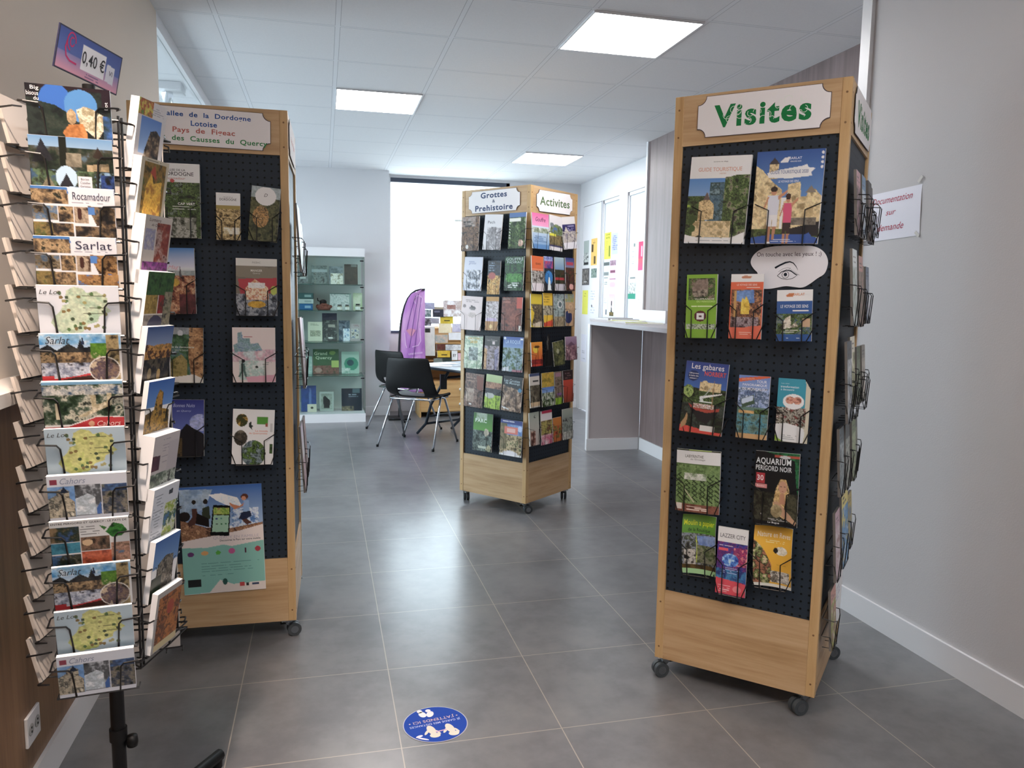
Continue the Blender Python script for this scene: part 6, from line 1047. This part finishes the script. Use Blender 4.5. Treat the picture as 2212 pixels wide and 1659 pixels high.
show('d0','leaflet','pale turquoise folded leaflet at the left of the fourth shelf','leaflet',[('n0',['#8cb4a8','#b8ccc4'],3)],t=.008)
show('d1','book','wide green book titled Grand Quercy on the fourth shelf','book',[('bg','#3c6444'),('n',0,.65,1,1,['#6c4438','#8c6458','#3c4c34'],4),('e',.2,.85,.14,.1,'#a88c80'),('e',.75,.15,.12,.08,'#7c9c54'),('t','Grand',.3,.17,.5,.13,'#b8ccb0',.03),('t','Quercy',.42,.36,.72,.15,'#b8ccb0',.04)],grp=GB)
o=show('dn','sticky_note','small yellow note stuck on the green book','note',[('bg','#a8bc64')],t=.001); o.matrix_world=Matrix.Translation((.119,SY-.045,.62))@Matrix.Rotation(-.12,4,'X')
show('d2','book','pale teal book with a round swirl cover on the fourth shelf','book',[('bg','#9cbcac'),('e',.55,.55,.4,.3,'#3c8c74'),('e',.5,.5,.2,.14,'#2c545c'),('n',0,.75,.5,1,['#c8d4cc','#7ca494'],4)],grp=GB,t=.02)
show('e1','book','blue book with a white fork of lightning on the bottom shelf','book',[('n0',['#2c4c84','#34549c'],3),('p',[(.55,.1),(.65,.1),(.7,.8),(.5,.8)],'#5c7cb4')],grp=GB)
show('e4','card','small cream card with a dark mark leaning on the blue book','card',[('bg','#c4c4b0'),('e',.5,.45,.15,.15,'#3c3c34')],t=.002).location.y-=.05
o=show('e2','picture_frame','small white-framed picture of a dark cat on the bottom shelf','picture',[('bg','#a8b4ac'),('r',.12,.1,.88,.9,['#8c988c','#a0aca0'],3),('p',[(.25,.3),(.4,.2),(.75,.45),(.7,.85),(.3,.85)],'#24282a')],t=.012)
show('e3','book','wide navy book with white title on the bottom shelf','book',[('bg','#1f2c3c'),('r',.55,.02,.9,.2,'#5c747c'),('tl',.35,.9,.28,2,.08,'#8c9ca8',.03),('n',0,.8,.6,1,['#1f2c3c','#6c6450','#8c8468'],5)],grp=GB)
# ================================================================ chairs
def chair(loc,rz,label):
    e=tag(empty('shell_chair',(loc[0],loc[1],0),rz),label,'chair','black shell chairs at the folding table')
    prof=[(-.245,.83),(-.235,.76),(-.215,.68),(-.19,.60),(-.165,.545),(-.14,.505),(-.11,.475),(-.06,.455),(.02,.45),(.10,.452),(.17,.458),(.215,.452),(.24,.425)]
    wid=[.205,.217,.231,.244,.254,.259,.259,.256,.25,.245,.238,.232,.225]; nu=16; b=M(); vs=[];fs=[]
    for i,(y,z) in enumerate(prof):
        for j in range(nu+1):
            u=-1+2*j/nu; back=max(0,min(1,(z-.5)/.2)); vs.append((u*wid[i],y+back*.045*u*u-.0+(.0 if back else 0),z+(1-back)*.03*u**4))
    for i in range(len(prof)-1):
        for j in range(nu):
            if i in(4,5) and 4<=j<=11: continue
            k=i*(nu+1)+j; fs.append((k,k+1,k+nu+2,k+nu+1))
    b.add(vs,fs,blackp,None,True); o=b.build('seat_shell',e); s=o.modifiers.new('thick','SOLIDIFY'); s.thickness=.012; s.offset=-1; q=o.modifiers.new('smooth','SUBSURF'); q.levels=1; q.render_levels=1
    for sx in(-1,1):
        b=M(); ax=sx*.235; b.tube([(sx*.283,-.262,.0),(ax+sx*.01,-.035,.437),(ax-sx*.008,-.005,.452),(ax-sx*.008,.03,.452),(ax+sx*.01,.06,.437),(sx*.283,.262,0)],.0095,chrome,10); b.build('leg_pair',e)
        for y in(-.262,.262): b=M(); b.lathe((sx*.283,y,0),[(0,0),(.012,0),(.012,.022),(.0,.022)],blackp,12); b.build('foot_cap',e)
    b=M(); b.tube([(-.228,-.12,.448),(-.20,-.155,.443),(.20,-.155,.443),(.228,-.12,.448),(.228,.16,.443),(-.228,.16,.443)],.009,chrome,10,closed=True)
    for sx in(-1,1): b.tube([(sx*.228,.0,.446),(sx*.236,.01,.45)],.009,chrome,8)
    b.build('seat_frame',e); return e
chair((.848,7.06),math.radians(-34),'nearer black shell chair with chrome legs, its back to the camera')
chair((.800,7.89),math.radians(-54),'farther black shell chair beside the glass cabinet, half behind the nearer one')
# folding table
tt=mat('grey_table_top','#4d5460',.5); te=mat('table_edge','#1e2530',.4)
tb=tag(empty('folding_table',(0,0,0)),'dark folding table with black steel legs behind the two chairs','table')
A0=Vector((.80,7.40)); L=Vector((.50,-.866)); S=Vector((.866,.50)); LL,SS=1.25,.70
def tp(a,c,z): p=A0+L*a+S*c; return (p.x,p.y,z)
b=M(); q=[tp(.006,.006,0),tp(LL-.006,.006,0),tp(LL-.006,SS-.006,0),tp(.006,SS-.006,0)]
b.add([(x,y,.70) for x,y,_ in q]+[(x,y,.722) for x,y,_ in q],[(3,2,1,0),(4,5,6,7),(0,1,5,4),(1,2,6,5),(2,3,7,6),(3,0,4,7)],tt); b.build('table_top',tb)
b=M(); b.tube([tp(0,0,.709),tp(LL,0,.709),tp(LL,SS,.709),tp(0,SS,.709)],.014,te,8,closed=True); b.build('edge_band',tb)
for a0,sg in((-.08,1),(LL+.08,-1)):
    b=M()
    for c in(.16,SS-.10): b.tube([tp(a0,c,.015),tp(a0+sg*.14,c,.13),tp(a0+sg*.22,c,.33),tp(a0+sg*.50,c,.69)],.014,te,8)
    b.tube([tp(a0+sg*.14,.16,.13),tp(a0+sg*.14,SS-.10,.13)],.012,te,8); b.tube([tp(a0+sg*.44,.16,.61),tp(a0+sg*.44,SS-.10,.61)],.012,te,8); b.tube([tp(a0+sg*.18,.16,.21),tp(a0+sg*.18,SS-.10,.21)],.010,te,8)
    b.build('folding_leg',tb)
b=M(); p=tp(.33,.16,.56); b.box(p[0]-.03,p[0]+.03,p[1]-.03,p[1]+.03,.50,.64,te); b.build('lock_box',tb)
sheet('paper_sheet',1.12,7.42,.722,.30,.21,.003,.5,[('bg','#dfe3ee')],'white sheet lying at the rear of the folding table','paper','papers on the folding table')
sheet('paper_sheet',1.06,7.17,.722,.24,.12,.004,-.3,[('bg','#eceef4')],'small bright white card lying at the near edge of the folding table','paper','papers on the folding table')
sheet('newspaper',1.42,7.02,.722,.40,.30,.004,-.9,[('n0',['#5c646c','#888c94','#4c545c'],4)],'grey printed newspaper spread on the folding table','paper','papers on the folding table')
# ================================================================ leaflet display under the window
ow=wood('pine_board','x','#b08a5a','#c79d68','#d4ae7c')
ld=tag(empty('leaflet_display',(1.05,8.62,0)),'pine leaflet display unit packed with brochures below the big window','display stand')
b=M(); b.poly([(0,0),(.02,0),(.02,1.02),(0,1.02)],-.0,.42,ow); b.build('side_panel',ld)
b=M(); b.box(.92,.94,0,.42,0,1.02,ow); b.build('side_panel',ld)
b=M(); b.box(.02,.92,.40,.42,.0,1.02,ow); b.build('back_panel',ld)
DZ=[.585,.685,.785,.875,.98,1.07,1.16]
for i,z in enumerate((.55,.645,.745,.84,.935,1.01)): b=M(); b.box(.02,.92,.05+.055*i,.40,z-.012,z,ow); b.build('shelf',ld)
b=M(); b.box(.02,.92,.0,.40,.06,.41,ow); b.box(.02,.92,-.008,.0,.07,.225,ow); b.box(.02,.92,-.008,.0,.235,.40,ow); o=b.build('drawer_chest',ld)
for z in(.15,.32): b=M(); b.lathe((0,0,0),[(0,0),(.016,0),(.018,.01),(0,.02)],trimw,14); q=b.build('knob',o); q.location=(.47,-.008,z); q.rotation_euler=(PI/2,0,0)
desk={'d2':('brochure_holder','white tilted brochure holder with a small photo, top right of the pine display','holder',['#e6e6ea','#b8a8a4']),
'd3':('box','pale grey box at the top left of the pine display','box',['#8c94a8','#a4acbc']),'d4':('box','navy box with a tan lid on top of the pine display','box',['#242838','#3c4050']),
'd5':('leaflet_stack','green and white leaflets at the upper left of the pine display','leaflets',['#5c7c74','#c8d0cc']),'d6':('leaflet_stack','white round-topped leaflets at the left of the pine display','leaflets',['#c8ccd0','#3c3c3c']),
'd7':('leaflet_stack','upper bright yellow leaflet stack in the pine display','leaflets',['#d4bc1c','#c8ac14']),'d8':('leaflet_stack','cream leaflet stack below the upper yellow one','leaflets',['#dccca4','#e4d8b8']),
'd9':('leaflet_stack','small grey leaflet stack left of the upper yellow one','leaflets',['#8c8c94','#a8a8b0']),'d10':('leaflet_stack','tall white folder with a small dark photo at the left of the pine display','leaflets',['#cfd0c8','#d8d8d0']),
'd11':('leaflet_stack','lilac leaflet stack at the right of the pine display','leaflets',['#b0acc4','#c8c4d4']),'d12':('leaflet_stack','white leaflet stack right of centre in the pine display','leaflets',['#d4d4d4','#dcdce0']),
'd13':('leaflet_stack','peach and grey leaflet stack in the middle of the pine display','leaflets',['#c8b09c','#94a0a0']),'d14':('leaflet_stack','red-brown leaflet stack in the pine display','leaflets',['#5c2c20','#7c4034']),
'd15':('leaflet_stack','grey and white striped leaflet stack in the pine display','leaflets',['#a8a8ac','#dcdcdc']),'d16':('leaflet_stack','lower bright yellow leaflet stack in the pine display','leaflets',['#dcb81c','#c8a414']),
'd17':('leaflet_stack','dark green leaflet stack at the foot of the pine display','leaflets',['#34443c','#24302c']),'d18':('leaflet_stack','white leaflet stack with bold black letters in the pine display','leaflets',['#d8d8d8','#e0e0e0']),
'd19':('leaflet_stack','pink leaflet stack at the lower right of the pine display','leaflets',['#d8a8b4','#e0c0c8']),'d20':('leaflet_stack','grey-green leaflet stack at the lower left of the pine display','leaflets',['#6c7870','#8c948c'])}
for key,(nm,lb,ct,cs) in desk.items():
    x,z,w,h,_=T_desk[key]; t=.03; ops=[('n0',cs,3)]
    if key=='d10': ops+=[('r',.15,.06,.6,.2,'#2c3028')]
    if key=='d2': ops+=[('r',.2,.3,.65,.55,['#8c5c54','#a8847c'],5)]
    if key=='d4': ops+=[('r',0,0,1,.22,'#a89c84'),('r',.1,.4,.6,.55,'#6c7084')]
    if key=='d18': ops+=[('t','BY',.5,.5,.6,.3,'#1c1c1c',.04)]
    if key in('d7','d16'): ops+=[('r',.3,.55,.75,.7,'#3c3414')]
    row=max(0,min(5,int((z-.55)/.1))); b=card_mesh(w,h,t,ops,.006,side='#cfcccb'); o=b.build(nm); y=8.70-.018*(5-row)*.5
    o.matrix_world=Matrix.Translation((x,y,z))@Matrix.Rotation(-.12,4,'X'); tag(o,lb,ct,'brochure stacks in the pine display')
# more leaflet stacks to the right, hidden behind the tower from here
for i in range(8):
    row=i%4; xx=1.62+.14*(i//4); b=card_mesh(.12,.09,.03,[('n0',[['#c8ccd0','#8c949c'],['#dccca4','#a88c74'],['#5c7c74','#c8d0cc'],['#b84c44','#d8c8c0']][row],3)],.008)
    o=b.build('leaflet_stack'); o.matrix_world=Matrix.Translation((xx,8.68,.60+.12*row))@Matrix.Rotation(-.12,4,'X'); tag(o,'mixed leaflet stack in the right half of the pine display','leaflets','brochure stacks in the right half of the pine display')
# ================================================================ purple banner
ctr=[(1.104,1.453),(1.050,1.449),(1.000,1.436),(.95,1.40),(.911,1.347),(.878,1.27),(.849,1.164),(.833,1.06),(.823,.955),(.818,.86),(.814,.767),(.812,.5),(.812,.30)]
bn=tag(empty('feather_banner',(.95,8.57,0)),'purple feather banner with a black curved sleeve in front of the window','banner')
pur=mat('banner_fabric','#9c5fb0',.8); nt,N,Lk,bb=nodes(pur); co=objco(N); Lk.new(ramp_(N,Lk,noise_(N,Lk,co,2.5,3,.5,(3,1,.8)),[(.35,'#a268b6'),(.5,'#bd84ca'),(.62,'#d2a2d4')]),bb.inputs['Base Color'])
bb.inputs['Transmission Weight'].default_value=0
b=M(); rt=[(1.104,1.453),(1.107,1.2),(1.102,.95),(1.11,.767),(1.115,.5),(1.10,.30)]
pts=[(x-.95,z) for x,z in ctr]; rr_=[(x-.95,z) for x,z in rt]
n=24; 
def lerpz(pl,z):
    for (x0,z0),(x1,z1) in zip(pl,pl[1:]):
        if z0>=z>=z1: return x0+(x1-x0)*((z0-z)/max(1e-6,z0-z1))
    return pl[-1][0]
vs=[];fs=[]
zs=np.linspace(1.45,.30,n+1)
for z in zs:
    xl=lerpz(pts,z); xr=lerpz(rr_,z)
    for j in range(9): u=j/8; vs.append((xl+(xr-xl)*u,.012*math.sin(u*5+z*3),z))
for i in range(n):
    for j in range(8): k=i*9+j; fs.append((k,k+9,k+10,k+1))
b.add(vs,fs,pur,None,True); o=b.build('fabric',bn); s=o.modifiers.new('thick','SOLIDIFY'); s.thickness=.002
pl_=mat('banner_print_light','#d9b6dc',.8); dk_=mat('banner_print_dark','#5c3480',.8); org=mat('banner_print_peach','#cf8fa8',.8)
b=M()
for x0,x1,zt,zb in((1.0,.90,1.38,1.0),(1.03,.93,1.40,.80),(1.06,.97,1.36,.62)): stroke(b,[(x0-.95,zt),((x0+x1)/2-.95,(zt+zb)/2+.03),(x1-.95,zb)],.006,None,-.0165,dk_)
ring(b,1.03-.95,1.33,.045,.05,.008,None,-1,4,-.0165,pl_); stroke(b,[(.875-.95,.97),(.885-.95,.84),(.90-.95,.80)],.009,None,-.0165,pl_); stroke(b,[(1.045-.95,1.02),(1.055-.95,.88),(1.03-.95,.83),(.96-.95,.81)],.009,None,-.0165,pl_)
b.add([(-.06,-.016,1.0),(.0,-.016,1.02),(.05,-.016,1.0),(.0,-.016,.92)],[(0,1,2,3)],org); 
for zz_,w_ in((.72,.16),(.665,.10)): 
    for i in range(9): b.add([(x,-.0165,z) for x,z in((-.03+i*w_/9,zz_+i*.002),(-.03+(i+.6)*w_/9,zz_+i*.002),(-.03+(i+.6)*w_/9,zz_+.02+i*.002),(-.03+i*w_/9,zz_+.02+i*.002))],[(0,1,2,3)],pl_)
b.build('print',bn)
b=M(); b.tube([(x,0,z) for x,z in pts],.011,mat('black_sleeve','#1b1626',.7),8); b.build('sleeve',bn)
b=M(); b.tube([(pts[-1][0],0,.32),(pts[-1][0],0,.02)],.008,chrome,8); b.build('pole',bn); b=M(); b.bbox(pts[-1][0]-.12,pts[-1][0]+.12,-.12,.12,0,.02,.004,blackp); b.build('base',bn)
# things on the window pane
b=M(); eye(b,.07,0,0,-.0006,mat('ink','#39424c',.7)); o=b.build('window_sticker'); o.location=(1.52,9.1985,1.49); tag(o,'small drawn eye stuck on the display window','sticker')
for x,z,w,h,lb in((1.66,1.63,.035,.03,'tiny grey-pink square stuck on the display window'),(1.60,2.28,.13,.025,'thin pale strip stuck high on the display window')):
    b=M(); b.box(-w/2,w/2,-.001,0,-h/2,h/2,paperm,'#a08c9c' if w<.1 else '#d8dcd8'); o=b.build('window_sticker'); o.location=(x,9.199,z); tag(o,lb,'sticker')
bpy.context.view_layer.update()
